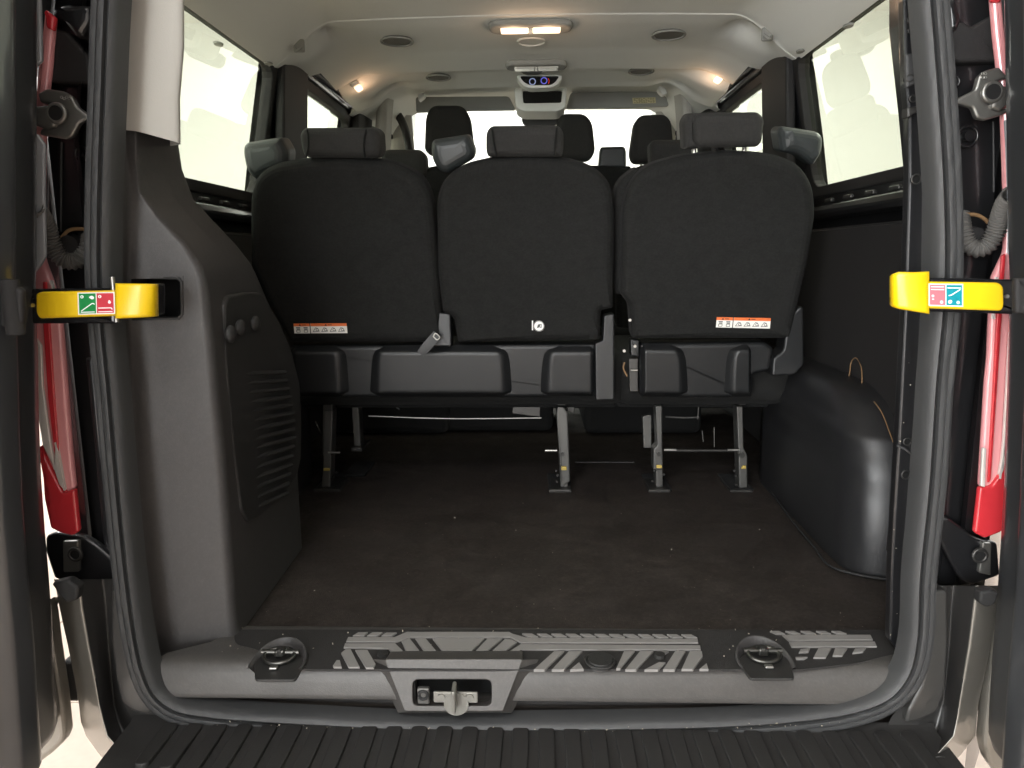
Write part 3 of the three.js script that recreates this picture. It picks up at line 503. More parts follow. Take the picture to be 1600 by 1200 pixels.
// ---- cargo mat and plastic sill with its tread pieces, lashing eyes and lock opening
const cargo = thing('floor_mat', 'black dusty rubber mat covering the load floor between trim and wheel arch', 'floor mat', V(0, F, -0.6));
{
  const g = new THREE.PlaneGeometry(1.74, 2.75, 60, 60); g.rotateX(-Math.PI / 2);
  const P = g.attributes.position, U = g.attributes.uv;
  for (let i = 0; i < P.count; i++) { const x = P.getX(i), z = P.getZ(i) - 1.475; P.setXYZ(i, x, F + 0.0008 * Math.sin(x * 7 + z * 3) * Math.sin(z * 5), z); U.setXY(i, x + 0.9, z + 3); }
  g.computeVertexNormals();
  part('mat', inside(cargo, g), M.mat, cargo);
  part('mat_seam', inside(cargo, box(0.2, 0.003, 0.004, PY(945, 723, F).x, F + 0.002, PY(945, 723, F).z, 0.001)), M.rubber, cargo);
}
{
  // section of the sill in (z, y); ends follow the rounded corners of the door opening
  const sec = [[-0.098, 0.0035, 378, 1420], [-0.085, 0.008, 372, 1422], [-0.03, 0.008, 330, 1424], [0.008, 0.008, 262, 1420], [0.022, 0.007, 250, 1416], [0.034, 0.001, 248, 1414], [0.041, -0.012, 250, 1410], [0.045, -0.028, 255, 1402], [0.048, -0.044, 262, 1390], [0.049, -0.052, 268, 1380], [0.047, -0.0545, 272, 1374], [0.037, -0.056, 274, 1370], [0.004, -0.062, 284, 1356], [0.004, -0.095, 300, 1330]];
  const rows = sec.map(([z, dy, l, r]) => { const y = F + dy, o = V(0, y, z), a = lineAt(l, y, z), b = lineAt(r, y, z); const out = []; for (let i = 0; i <= 60; i++) out.push(V(a + (b - a) * i / 60, y, z)); return out; });
  function lineAt(px, y, z) { // x on the horizontal line (y, z) seen at pixel column px
    let lo = -1.5, hi = 1.5; const inv = camera.matrixWorldInverse; for (let k = 0; k < 40; k++) { const m = (lo + hi) / 2, q = V(m, y, z).applyMatrix4(inv); const c = W / 2 + FOC * q.x / -q.z; if (c < px) lo = m; else hi = m; } return (lo + hi) / 2; }
  const sill = part('sill_cover', loft(rows, { skip: (i, j) => i >= 3 && i <= 8 && rows[i][j].x > -0.215 && rows[i][j + 1].x < -0.045 }), M.sill, van, 'grained plastic cover of the loading sill');
  part('anti_slip_top', flat([[366, 983.5], [1418, 983.5], [1424, 1000], [1404, 1020], [1340, 1036], [1250, 1046], [480, 1046], [400, 1014], [366, 1006]], F + 0.0086, 0.004, 0.0004, 10), M.sillTop, sill);
  const TP = [
    [[541, 1002], [544, 995], [617, 995], [636, 987], [795, 987], [801, 990], [822, 996], [1090, 998], [1091, 1004], [815, 1003.5], [797, 995], [641, 995], [620, 1002]],
    [[537, 1011], [539, 1005], [617, 1004.5], [631, 1018], [795, 1018], [814, 1006], [1094, 1008], [1095, 1014.5], [815, 1014], [800, 1025], [616, 1025], [607, 1012.5]],
    [[627, 1000], [640, 997], [655, 1016], [634, 1016]], [[649, 997], [665, 997], [681, 1016], [662, 1016]], [[676, 997], [757, 997], [737, 1016], [691, 1016]], [[762, 997], [785, 997], [762, 1016], [744, 1016]], [[789, 998], [799, 999], [808, 1003], [790, 1016], [770, 1016]],
    [[551, 993], [560, 987.5], [575, 987.5], [569, 993]], [[573, 993], [582, 987.5], [598, 987.5], [590, 993]], [[596, 993], [604, 988], [620, 988], [612, 993]],
    [[533, 1020], [540, 1014], [548, 1014], [562, 1042], [545, 1042]], [[555, 1015], [574, 1015], [587, 1037], [584, 1043], [572, 1043]], [[520, 1040], [526, 1031], [531, 1031], [534, 1042], [522, 1042]],
    [[866, 1017], [882, 1017], [851, 1046], [834, 1046]], [[889, 1017], [910, 1017], [881, 1046], [862, 1046]], [[891, 1046], [905, 1034], [912, 1045]], [[975, 1017], [992, 1017], [969, 1044], [963, 1044]], [[1000, 1017], [1021, 1017], [994, 1046], [977, 1046]],
    [[1030, 1034], [1040, 1035], [1028, 1046], [1007, 1046]], [[1027, 1017], [1045, 1017], [1038, 1022], [1023, 1022]], [[1055, 1017], [1071, 1017], [1054, 1046], [1036, 1046]], [[1078, 1017], [1097, 1017], [1098, 1026], [1083, 1045], [1065, 1045]], [[1093, 1045], [1104, 1036], [1107, 1045]],
    [[1222, 991.5], [1360, 991.5], [1364, 999], [1232, 1000]], [[1233, 1002.5], [1367, 1002], [1370, 1009.5], [1237, 1010]], [[1279, 1012], [1299, 1012], [1290, 1027], [1271, 1027]], [[1305, 1012], [1324, 1012], [1316, 1024], [1301, 1024]], [[1336, 1013], [1353, 1012], [1348, 1018], [1332, 1020]], [[1251, 1014], [1266, 1012], [1263, 1018], [1248, 1019]], [[1243, 1026], [1262, 1026], [1256, 1029], [1244, 1029]],
  ];
  for (let i = 0; i < 12; i++) TP.push([[816, 989.5], [831, 989.5], [841, 994.5], [825, 994.5]].map(p => [p[0] + i * 22.6, p[1] + i * 0.12]));
  for (let i = 0; i < 5; i++) TP.push([[1203, 985.5], [1217, 985.5], [1227, 990], [1213, 990]].map(p => [p[0] + i * 24, p[1]]));
  TP.forEach(p => part('tread_piece', flat(p, F + 0.0118, 0.005, 0.0005), M.tread, sill));
  { const p = PY(938, 1034, F + 0.012); const g = cyl(0.024, 0.012, V(p.x, p.y, p.z), 'y', 0.021); part('plug', g, M.trimDark, sill); part('plug_rim', new THREE.TorusGeometry(0.0245, 0.0022, 8, 32).rotateX(Math.PI / 2).translate(p.x, p.y + 0.002, p.z), M.trimDark, sill); }
  { const p = PY(1031, 1025, F + 0.011); part('stud', cyl(0.009, 0.008, p, 'y'), M.trimDark, sill); const q = PY(598, 1022, F + 0.011); part('stud', cyl(0.009, 0.006, q, 'y'), M.trimDark, sill); }
  // raised housing round the lock opening
  const hs = part('lock_housing', plate([[600, 1030, 6], [818, 1030, 6], [786, 1112], [632, 1112]], 0.062, 0.05, 0.002, { y0: 0.52, k: -0.25, r: 4, holes: [[[645, 1062], [768, 1062], [768, 1103], [645, 1103]]], hr: 10, seg: 4 }), M.sill, sill);
  part('lock_recess', plate([[625, 1045], [800, 1045], [790, 1112], [630, 1112]], 0.012, 0.01, 0.002), M.void, hs);
  { const at = (q, z, k) => q.map(p => PP(p[0], p[1], V(0, 0.52, z), V(1, 0, 0).cross(V(0, 1, k).normalize())));
    const a = at([[603, 1031], [640, 1111], [780, 1111], [815, 1031]], 0.061, -0.25), b = at([[582, 1030], [622, 1114], [800, 1114], [842, 1030]], 0.036, -0.1);
    const sk = [b, a].map(q => [0, 1, 2, 3].flatMap(i => i < 3 ? [0, 1, 2, 3, 4].map(t => q[i].clone().lerp(q[i + 1], t / 5)) : [q[3]]));
    part('housing_skirt', loft(sk, { crease: 0.5 }), M.sill, hs); }
  const lk = PZ(712, 1088, 0.066);
  const plateM = part('striker', merge([box(0.075, 0.02, 0.005, lk.x, lk.y - 0.001, lk.z, 0.002), cyl(0.021, 0.005, V(lk.x + 0.001, lk.y - 0.012, lk.z + 0.002)), box(0.007, 0.042, 0.03, lk.x - 0.001, lk.y + 0.006, lk.z + 0.012, 0.003, 0.1)]), M.striker, hs);
  for (const s of [-1, 1]) part('screw', cyl(0.0075, 0.006, V(lk.x + s * 0.024, lk.y, lk.z + 0.002), 'z', 0.006), M.striker, plateM);
  const sw = PZ(662, 1086, 0.062);
  const swm = part('buffer', merge([box(0.021, 0.03, 0.01, sw.x, sw.y, sw.z, 0.003)]), M.legMetal, hs);
  part('buffer_ring', new THREE.TorusGeometry(0.0072, 0.0028, 10, 24).translate(sw.x, sw.y + 0.003, sw.z + 0.005), M.rubberDark, swm);
  // lashing eyes in their cups
  for (const [cx, cy, w, m] of [[438, 1030, 36, 1], [1192, 1028, 38, -1]]) {
    const c = PY(cx, cy + 4, F + 0.008), rx = 0.046, rz = 0.058, rws = [];
    for (let i = 0; i <= 9; i++) { const t = i / 9, row = []; for (let j = 0; j <= 24; j++) { const a = Math.PI * (-0.12 + 1.24 * j / 24), k = 1.05 - 0.34 * t * t; row.push(V(c.x + Math.cos(a) * rx * k, c.y + 0.004 + 0.02 * Math.sin(Math.PI * Math.min(1, t * 1.15)) * (0.25 + 0.75 * Math.sin(clamp((a) / Math.PI, 0, 1) * Math.PI)) - 0.012 * t * t, c.z - Math.sin(a) * rz * k + 0.012)); } rws.push(row); }
    const cup = part('lashing_cup', loft(rws), M.trim, sill);
    part('cup_floor', flat([[cx - 40, cy + 4], [cx - 12, cy - 20], [cx + 14, cy - 20], [cx + 40, cy + 2], [cx + (m > 0 ? 24 : 50), cy + 32], [cx - (m > 0 ? 40 : 20), cy + 32]], F + 0.0125, 0.005, 0.001, 6), M.trimDark, cup);
    const y = c.y + 0.014;
    part('lashing_ring', tube([...Array(18)].map((_, i) => { const a = i / 18 * Math.PI * 2; return V(c.x + Math.cos(a) * 0.026, y - Math.sin(a) * 0.004, c.z + 0.004 + Math.sin(a) * 0.018); }), 0.0036, 48, 8, true), M.eye, sill);
    const pin = part('lashing_pin', merge([cyl(0.0045, 0.066, V(c.x, y + 0.002, c.z - 0.004), 'x'), box(0.018, 0.014, 0.016, c.x, y + 0.002, c.z - 0.004, 0.004)]), M.eye, sill);
    part('screw', cyl(0.006, 0.006, V(c.x, y + 0.008, c.z - 0.001), 'y'), M.darkMetal, pin);
    part('bolt', box(0.014, 0.005, 0.01, c.x, y - 0.006, c.z + 0.032, 0.002), M.steel, sill);
  }
}
// ---- door seal: one moulded profile running round the opening
{
  const pts = [[168, 0], [162, 150], [157, 300], [156, 420], [162, 520], [170, 600], [183, 750], [198, 900], [212, 1000], [224, 1050], [243, 1088], [275, 1111], [330, 1122], [400, 1128], [520, 1135], [640, 1141], [720, 1143], [840, 1142], [1000, 1140], [1120, 1137], [1250, 1128], [1340, 1113], [1393, 1090], [1423, 1052], [1436, 1000], [1441, 900], [1456, 750], [1466, 600], [1479, 450], [1478, 300], [1469, 150], [1457, 0], [1440, -200], [1400, -320], [1300, -360], [820, -375], [360, -360], [240, -330], [185, -200]].map(p => PZ(p[0], p[1], 0.056));
  const c = new THREE.CatmullRomCurve3(pts, true, 'centripetal'), n = 420;
  const sect = [[-0.024, -0.03], [-0.023, 0.002], [-0.021, 0.006], [-0.016, 0.008], [-0.0115, 0.007], [-0.0105, 0.004], [-0.0095, 0.007], [-0.004, 0.010], [0.000, 0.009], [0.0008, 0.001], [0.0026, -0.008], [0.0044, 0.001], [0.0055, 0.0085], [0.010, 0.012], [0.0145, 0.009], [0.0175, 0.001], [0.019, -0.012], [0.0195, -0.03]];
  const rows = [];
  for (let i = 0; i < n; i++) { const p = c.getPointAt(i / n), t = c.getTangentAt(i / n); const inw = V(-t.y, t.x, 0).normalize(); rows.push(sect.map(([u, w]) => V(p.x, p.y, p.z + w).addScaledVector(inw, u))); }
  part('door_seal', loft(rows, { closeV: true, crease: 0.9 }), M.rubber, van, 'ribbed black rubber seal around the rear opening');
}
// ---- jambs either side, tail lights, brackets, bumper
const L = 0, Rr = 1;
part('door_jamb', plate([[66, -330], [158, -330], [150, 0], [142, 300], [142, 450], [158, 600], [175, 750], [196, 915], [114, 915], [104, 830], [92, 680], [82, 520], [58, 400], [54, 200], [58, 0]], -0.02, 0.16, 0.006), M.blackPaint, van);
part('door_jamb', plate([[1470, -330], [1465, 0], [1480, 150], [1492, 300], [1493, 450], [1480, 600], [1470, 750], [1450, 915], [1524, 915], [1532, 830], [1546, 680], [1554, 520], [1584, 400], [1582, 200], [1566, 0], [1556, -330]], -0.02, 0.16, 0.006), M.blackPaint, van);
// folded inner step of the jamb, catching light along its edge
part('jamb_fold', plate([[132, 560], [146, 560], [160, 700], [176, 830], [186, 905], [168, 905], [158, 830], [146, 700]], 0.0, 0.03, 0.006), M.blackPaint, van);
part('jamb_fold', plate([[1482, 560], [1496, 560], [1487, 700], [1478, 830], [1470, 905], [1455, 905], [1462, 830], [1472, 700]], 0.0, 0.03, 0.006), M.blackPaint, van);
part('jamb_plate', plate([[84, 44, 4], [104, 48], [140, 90], [142, 130], [100, 132], [76, 128]], 0.0, 0.03, 0.006, { r: 4 }), M.blackMatt, van);
part('jamb_plate', plate([[1478, 22, 4], [1520, 40], [1556, 20], [1562, 96], [1500, 98], [1484, 92]], 0.0, 0.03, 0.006, { r: 4 }), M.blackMatt, van);
part('jamb_bulge', plate([[78, 14], [94, 4], [142, 6], [143, 34], [128, 58], [116, 58], [92, 26], [80, 20]], 0.012, 0.05, 0.014, { r: 8, seg: 5 }), M.blackPaint, van);
part('jamb_bulge', plate([[1476, -6], [1494, -8], [1506, 30], [1498, 50], [1482, 50]], 0.006, 0.04, 0.012, { r: 8, seg: 5 }), M.blackPaint, van);
for (const [x0, y0, x1, y1] of [[96, 222, 95, 362], [78, 250, 76, 330], [1552, 190, 1553, 300], [1494, 120, 1497, 250], [1491, 55, 1492, 86]]) part('jamb_rib', tube([PZ(x0, y0, -0.016), PZ((x0 + x1) / 2, (y0 + y1) / 2, -0.016), PZ(x1, y1, -0.016)], 0.0016, 12, 6), M.rubber, van);
for (const [x, y, r] of [[127, 240, 9], [1512, 213, 14], [1490, 128, 8]]) { const p = PZ(x, y, -0.014); part('grommet', merge([new THREE.TorusGeometry(r / 930, 0.0028, 8, 24).translate(p.x, p.y, p.z), cyl(r / 1800, 0.012, p)]), M.blackPaint, van); }

function tailLight(parts, label) {
  const [body, red, strip, diag] = parts;
  const t = part('tail_light', plate(body, 0.02, 0.014, 0.006, { r: 6, seg: 4 }), M.pinkLens, van, label);
  red.forEach(q => part('red_lens', plate(q, 0.026, 0.012, 0.005, { r: 4, seg: 4 }), M.redLens, t));
  strip.forEach(q => part('reflector_strip', plate(q, 0.025, 0.006, 0.002, { r: 2 }), M.redLens, t));
  diag.forEach(q => part('clear_lens', plate(q, 0.027, 0.006, 0.002, { r: 2 }), M.clearLens, t));
}
tailLight([[[69, 14], [84, 26], [81, 60], [77, 110], [72, 150], [68, 210], [66, 300], [66, 400], [70, 414], [80, 440], [92, 480], [97, 540], [103, 620], [110, 710], [116, 765], [100, 772], [66, 705], [54, 600], [46, 480], [46, 250], [54, 150], [60, 80]],
  [[[69, 13], [85, 26], [82, 48], [70, 42]], [[62, 695], [80, 735], [98, 770], [116, 764], [123, 831], [112, 838], [95, 834], [78, 826], [68, 780]]],
  [[[66, 440], [71, 440], [76, 500], [84, 620], [93, 742], [88, 738], [74, 620], [66, 500]], [[99, 765], [103, 766], [108, 832], [104, 832]]],
  [[[50, 520], [64, 540], [66, 600], [78, 690], [86, 735], [66, 696], [54, 620]], [[78, 437], [82, 446], [89, 500], [86, 500], [82, 460]], [[86, 690], [97, 744], [101, 768], [92, 758], [84, 734]]]], 'red tail light left of the opening');
tailLight([[[1548, -40], [1564, -40], [1575, 80], [1578, 130], [1580, 200], [1584, 300], [1586, 400], [1590, 480], [1586, 620], [1577, 700], [1566, 770], [1548, 766], [1532, 762], [1542, 600], [1546, 560], [1549, 487], [1552, 435], [1572, 392], [1572, 300], [1568, 180], [1562, 110], [1555, 50]],
  [[[1549, -45], [1565, -45], [1566, 3], [1551, 2]], [[1531, 762], [1549, 760], [1574, 726], [1578, 800], [1566, 832], [1540, 842], [1523, 833]]],
  [[[1566, 400], [1572, 396], [1566, 500], [1558, 620], [1549, 750], [1544, 755], [1552, 620], [1558, 500]], [[1540, 765], [1545, 765], [1540, 836], [1536, 836]]],
  [[[1578, 520], [1586, 500], [1582, 640], [1574, 700], [1569, 735], [1562, 750], [1568, 690]], [[1556, 440], [1560, 432], [1554, 500], [1552, 490]], [[1536, 700], [1542, 700], [1540, 762], [1533, 760]]]], 'red tail light right of the opening');
// brackets below the lights and rubber stops on the bumper ends
for (const [poly, hx, hy, face] of [
  [[[70, 838], [84, 832], [130, 838], [150, 850], [176, 872], [192, 905], [116, 912], [84, 905], [70, 862]], 118, 866, [[97, 846], [122, 845], [123, 894], [98, 895]]],
  [[[1468, 812], [1480, 806], [1504, 824], [1520, 838], [1538, 845], [1560, 848], [1564, 900], [1520, 915], [1500, 905], [1480, 870], [1465, 840]], 1531, 868, [[1536, 848], [1550, 849], [1549, 900], [1530, 896]]]]) {
  const b = part('light_bracket', plate(poly, 0.012, 0.016, 0.006, { r: 6, seg: 4 }), M.blackPaint, van);
  part('bracket_face', plate(face, 0.02, 0.012, 0.003, { r: 3 }), M.hinge, b);
  const p = PZ(hx, hy, 0.022); part('bolt_ring', merge([new THREE.TorusGeometry(0.0105, 0.0032, 10, 24).translate(p.x, p.y, p.z)]), M.darkMetal, b); part('hole', cyl(0.009, 0.006, V(p.x, p.y, p.z - 0.001)), M.void, b);
}
part('bumper_backing', plate([[170, 1060], [1478, 1060], [1500, 1240], [160, 1240]], 0.0, 0.05, 0.004), M.blackMatt, van);
const bumper = part('bumper', (() => {
  // top of the step, front lip
  const sec = [[0.045, 0.462], [0.06, 0.455], [0.12, 0.452], [0.20, 0.450], [0.235, 0.446], [0.25, 0.43], [0.252, 0.34]];
  return loft(sec.map(([z, y]) => { const out = []; for (let i = 0; i <= 60; i++) { const x = -0.70 + 1.38 * i / 60; const bow = 0.055 * (Math.abs(x) / 0.7) ** 3; out.push(V(x, y, z > 0.13 ? z - bow * sm(0.1, 0.22, z) : z)); } return out; }), { crease: 0.7 });
})(), M.trimDark, van, 'ribbed plastic bumper step below the sill');
for (let i = 0; i < 30; i++) {
  const x = -0.625 + i * 0.0432, bow = 0.055 * (Math.abs(x) / 0.7) ** 3;
  const zb = 0.062, zf = 0.208 - bow;
  part('rib', slabRib(0.029, zf - zb).translate(x, 0.4585, (zb + zf) / 2), M.trimDark, bumper);
}
function slabRib(w, l) { const g = slab(shapeOf(roundPoly([[-w / 2 * 0.8, -l / 2], [w / 2 * 0.8, -l / 2], [w / 2, l / 2], [-w / 2, l / 2]], w * 0.4)), 0.010, 0.002, 2); g.rotateX(-Math.PI / 2); return g; }
for (const s of [-1, 1]) {
  // bumper end: outer face turned to the rear, rounded edge, inner cheek and the raised panel beside the seal
  const D = s < 0
    ? [[905, 84, 122, 160, 176, 214], [950, 93, 127, 166, 174, 216], [1010, 106, 138, 170, 177, 220], [1060, 116, 148, 174, 182, 226], [1100, 123, 155, 178, 192, 240], [1128, 126, 162, 184, 212, 262], [1150, 134, 168, 192, 230, 290], [1175, 152, 190, 214, 250, 300], [1200, 172, 215, 232, 260, 300], [1260, 200, 250, 262, 280, 320]]
    : [[915, 1568, 1527, 1490, 1480, 1452], [950, 1560, 1523, 1486, 1481, 1448], [1010, 1548, 1515, 1482, 1479, 1440], [1060, 1538, 1506, 1478, 1474, 1430], [1095, 1530, 1500, 1474, 1462, 1412], [1122, 1526, 1496, 1468, 1440, 1392], [1150, 1524, 1490, 1462, 1425, 1380], [1172, 1508, 1470, 1450, 1420, 1380], [1195, 1488, 1448, 1438, 1410, 1370], [1260, 1450, 1410, 1400, 1380, 1340]];
  const rows = D.map(([y, a, b, c, d, e], i) => roundLine([PZ(a, y - 8, -0.02), PZ(a, y, 0.055), PZ(b, y, 0.10 + 0.006 * Math.max(0, i - 5)), PZ(c, y, 0.03 + 0.03 * sm(4, 8, i)), PZ(d, y, 0.045 + 0.012 * sm(4, 8, i)), PZ(e, y, 0.045 + 0.012 * sm(4, 8, i))], [0, 0.006, 0.010, 0.010, 0.005], 5));
  const nA = 12, end = part('bumper_end', loft(rows.map(r => r.slice(0, nA))), M.greyPaint, van);
  part('end_cheek', loft(rows.map(r => r.slice(nA - 2))), M.endDark, end);
  const g2 = s < 0 ? [[120, 1182], 14] : [[1468, 1194], 14];
  const p = PZ(g2[0][0] + (s < 0 ? 60 : 0), g2[0][1], 0.118); part('tow_cap', new THREE.TorusGeometry(0.014, 0.0015, 8, 28).translate(p.x, p.y, p.z), M.darkMetal, end);
  const st = s < 0 ? [[79, 912], [104, 906], [122, 918], [120, 938], [104, 943], [92, 930]] : [[1532, 925], [1548, 922], [1562, 926], [1556, 944], [1544, 950], [1531, 944]];
  part('rubber_stop', plate(st, 0.115, 0.02, 0.004, { r: 5, seg: 3 }), M.rubberDark, end);
  const rp = s < 0 ? [[173, 921], [190, 919], [200, 1010], [216, 1060], [240, 1110], [232, 1118], [206, 1112], [188, 1098], [180, 1060], [173, 1000]] : [[1458, 924], [1481, 923], [1482, 1000], [1478, 1080], [1466, 1112], [1440, 1126], [1415, 1130], [1418, 1112], [1440, 1070], [1450, 1020]];
  part('inner_panel', plate(rp, 0.062, 0.03, 0.005, { r: 5 }), M.endPanel, end);
}
// ---- rear doors standing open, hinges, cable conduits, check straps
function rearDoor(s) {
  const ref = PZ(s < 0 ? 49 : 1579, 380, 0.1).x, X = d => ref + s * d;        // d: distance outward from the inner face
  const pr = [[0.10, 0.03], [0.064, 0.03], [0.056, 0.045], [0.022, 0.06], [0.008, 0.078], [0.0, 0.1], [-0.003, 0.135], [-0.004, 0.158], [-0.012, 0.166], [-0.030, 0.176], [-0.036, 0.19], [-0.030, 0.22], [-0.006, 0.235], [0.004, 0.26], [0.004, 0.84], [0.03, 0.86], [0.095, 0.86], [0.10, 0.84]];
  const pts = []; for (let i = 0; i < pr.length; i++) pts.push(V(X(pr[i][0]), 0, pr[i][1]));
  const fine = new THREE.CatmullRomCurve3(pts, true, 'catmullrom', 0.3).getPoints(90);
  const edge = (s < 0 ? [[50, -330], [50, 0], [50, 300], [49, 480], [52, 560], [54.5, 700], [60, 800], [69, 900], [74, 960], [79, 1050], [84, 1130], [86, 1163]] : [[1572, -330], [1576, 0], [1580, 300], [1584, 400], [1583, 520], [1580, 600], [1575, 750], [1567, 900], [1560, 980], [1554, 1060], [1550, 1130], [1549, 1163]]).map(p => PZ(p[0], p[1], 0.1));
  const shift = y => { for (let i = 0; i < edge.length - 1; i++) if (y <= edge[i].y && y >= edge[i + 1].y) { const t = (edge[i].y - y) / (edge[i].y - edge[i + 1].y); return edge[i].x + t * (edge[i + 1].x - edge[i].x) - ref; } return (y > 1.5 ? edge[0].x : edge[edge.length - 1].x) - ref; };
  const ys = [0.452, 0.455, 0.47, 0.5, 0.55, 0.6, 0.66, 0.72, 0.8, 0.9, 1.0, 1.1, 1.2, 1.3, 1.5, 1.7, 1.85];
  const rows = ys.map((y, i) => fine.map(p => { const k = i === 0 ? 0.04 : i === 1 ? 0.015 : 0; const cx = X(0.05), cz = 0.45; return V(p.x + shift(y) + (cx - p.x) * k * 4, y, p.z + (cz - p.z) * k); }));
  const d = part('rear_door', loft(rows), M.doorInner, van, s < 0 ? 'left rear door swung open' : 'right rear door swung open');
    part('door_skin', s < 0 ? plate([[70, 940], [77, 960], [83, 1010], [95, 1090], [101, 1150], [97, 1162], [78, 1180], [10, 1232], [-60, 1280], [-60, 1100], [40, 1050]], 0.055, 0.03, 0.008, { r: 5 }) : plate([[1566, 930], [1557, 970], [1553, 1020], [1545, 1090], [1538, 1165], [1544, 1190], [1560, 1215], [1640, 1240], [1640, 1060], [1590, 1000]], 0.055, 0.03, 0.008, { r: 5 }), M.greyPaint, d);
  return d;
}
const doors = { '-1': rearDoor(-1), 1: rearDoor(1) };
for (const [s, edge] of [[-1, [[[50, -60], [60, -60], [62, 20], [64, 95], [54, 104], [50, 120]], [[50, 214], [56, 208], [69, 225], [68, 300], [70, 400], [62, 415], [50, 428]]]], [1, [[[1575, -60], [1584, -60], [1584, 80], [1578, 84], [1575, 60]], [[1573, 185], [1582, 190], [1584, 300], [1586, 390], [1580, 400], [1577, 300]]]]])
  for (const q of edge) part('door_trim', plate(q, 0.065, 0.008, 0.003, { r: 3 }), M.silver, doors[s]);
for (const [s, poly, cx, cy, knuckle] of [[-1, [[58, 146], [72, 138], [98, 142], [112, 150], [120, 166], [138, 180], [138, 186], [124, 192], [112, 214], [100, 217], [60, 210], [64, 200], [82, 200], [84, 164], [62, 160]], 89, 177, [[50, 166], [72, 164], [84, 168], [85, 198], [70, 202], [50, 194]]],
  [1, [[1574, 118], [1562, 104], [1540, 110], [1530, 118], [1524, 140], [1500, 152], [1490, 160], [1520, 168], [1526, 184], [1540, 188], [1566, 180], [1578, 172], [1575, 168], [1560, 172], [1552, 170], [1552, 132], [1566, 124], [1576, 122]], 1550, 144, [[1580, 134], [1562, 134], [1553, 140], [1551, 168], [1564, 174], [1580, 158]]]]) {
  const h = part('door_hinge', plate(poly, 0.03, 0.012, 0.004, { r: 4, seg: 4 }), M.hinge, van, s < 0 ? 'grey upper hinge of the left door' : 'grey upper hinge of the right door');
  part('hinge_leaf', plate(knuckle, 0.038, 0.012, 0.005, { r: 4 }), M.hinge, h);
  const p = PZ(cx, cy, 0.036); part('bolt_ring', new THREE.TorusGeometry(0.0125, 0.0042, 10, 26).translate(p.x, p.y, p.z), M.hinge, h); part('hole', cyl(0.011, 0.008, p), M.void, h);
  for (let k = 0; k < 4; k++) { const q = PZ(s < 0 ? 96 + k * 4 : 1535 + (k % 2) * 5, s < 0 ? 152 + (k % 2) * 2 : 115 + (k >> 1) * 6, 0.0315); part('cast_mark', new THREE.TorusGeometry(0.0018, 0.0005, 6, 10).translate(q.x, q.y, q.z), M.steel, h); }
}
part('cable_conduit', corrugated([[52, 322, .07], [62, 334, .05], [74, 356, .03], [83, 385, .02], [96, 404, .015], [113, 409, .01], [126, 404, .005], [138, 388, 0], [141, 372, -.015]].map(([x, y, z]) => PZ(x, y, z)), 0.0128, 32), M.conduit, van, 'grey corrugated cable conduit beside the left door');
part('cable_conduit', corrugated([[1581, 304, .07], [1571, 318, .05], [1562, 342, .03], [1554, 366, .02], [1542, 384, .015], [1526, 389, .01], [1512, 380, .005], [1504, 362, 0], [1500, 336, -.015]].map(([x, y, z]) => PZ(x, y, z)), 0.0128, 32), M.conduit, van, 'grey corrugated cable conduit beside the right door');
for (const q of [[[133, 358], [116, 358], [106, 361], [100, 367], [96, 372]], [[1508, 335], [1526, 336], [1538, 342], [1544, 348]]]) part('wire_loop', tube(q.map(p => PZ(p[0], p[1], -0.005)), 0.003, 24, 8), M.brown, van);
for (const [x, y, r] of [[112, 384, 18], [1520, 372, 18]]) { const p = PZ(x, y, -0.012); part('grommet', cyl(r / 930, 0.02, p, 'z', r / 1100), M.blackMatt, van); }

function sticker(order) {
  const c = document.createElement('canvas'); c.width = 240; c.height = 150; const x = c.getContext('2d');
  x.fillStyle = '#f2f0ea'; x.fillRect(0, 0, 240, 150);
  order.forEach((col, i) => {
    x.save(); x.translate(8 + i * 115, 8); x.fillStyle = col[0]; x.fillRect(0, 0, 109, 134);
    x.strokeStyle = '#fff'; x.fillStyle = '#fff'; x.lineWidth = 7; x.globalAlpha = col[2] || 1;
    if (col[1] === 'open') { x.beginPath(); x.moveTo(12, 118); x.lineTo(78, 72); x.quadraticCurveTo(92, 62, 100, 76); x.stroke(); x.fillRect(10, 122, 90, 6); x.beginPath(); x.ellipse(84, 28, 15, 12, 0.4, 0, 7); x.fill(); x.fillRect(66, 22, 16, 10); }
    else if (col[1] === 'shut') { x.beginPath(); x.moveTo(8, 100); x.lineTo(82, 100); x.quadraticCurveTo(96, 98, 98, 112); x.stroke(); x.fillRect(8, 122, 92, 6); x.beginPath(); x.arc(82, 62, 10, 0, 7); x.fill(); x.fillRect(76, 48, 10, 10); }
    else if (col[1] === 'openR') { x.fillRect(8, 16, 92, 6); x.beginPath(); x.moveTo(98, 28); x.lineTo(34, 66); x.lineTo(16, 70); x.stroke(); x.beginPath(); x.ellipse(26, 110, 15, 12, -0.4, 0, 7); x.fill(); }
    else { x.fillRect(8, 10, 92, 6); x.fillRect(8, 28, 92, 6); x.beginPath(); x.arc(22, 74, 9, 0, 7); x.fill(); x.fillRect(16, 92, 14, 8); }
    x.lineWidth = 4; const ex = col[1].endsWith('R') ? 82 : 20, ey = col[1].endsWith('R') ? 114 : 22; x.beginPath(); x.arc(ex, ey, 11, 0, 7); x.fill(); x.fillStyle = col[0]; x.fillRect(ex - 3, ey - 6, 6, 12);
    x.restore();
  });
  const t = new THREE.CanvasTexture(c); t.colorSpace = THREE.SRGBColorSpace; t.anisotropy = 8; return std({ map: t, roughness: 0.4 });
}
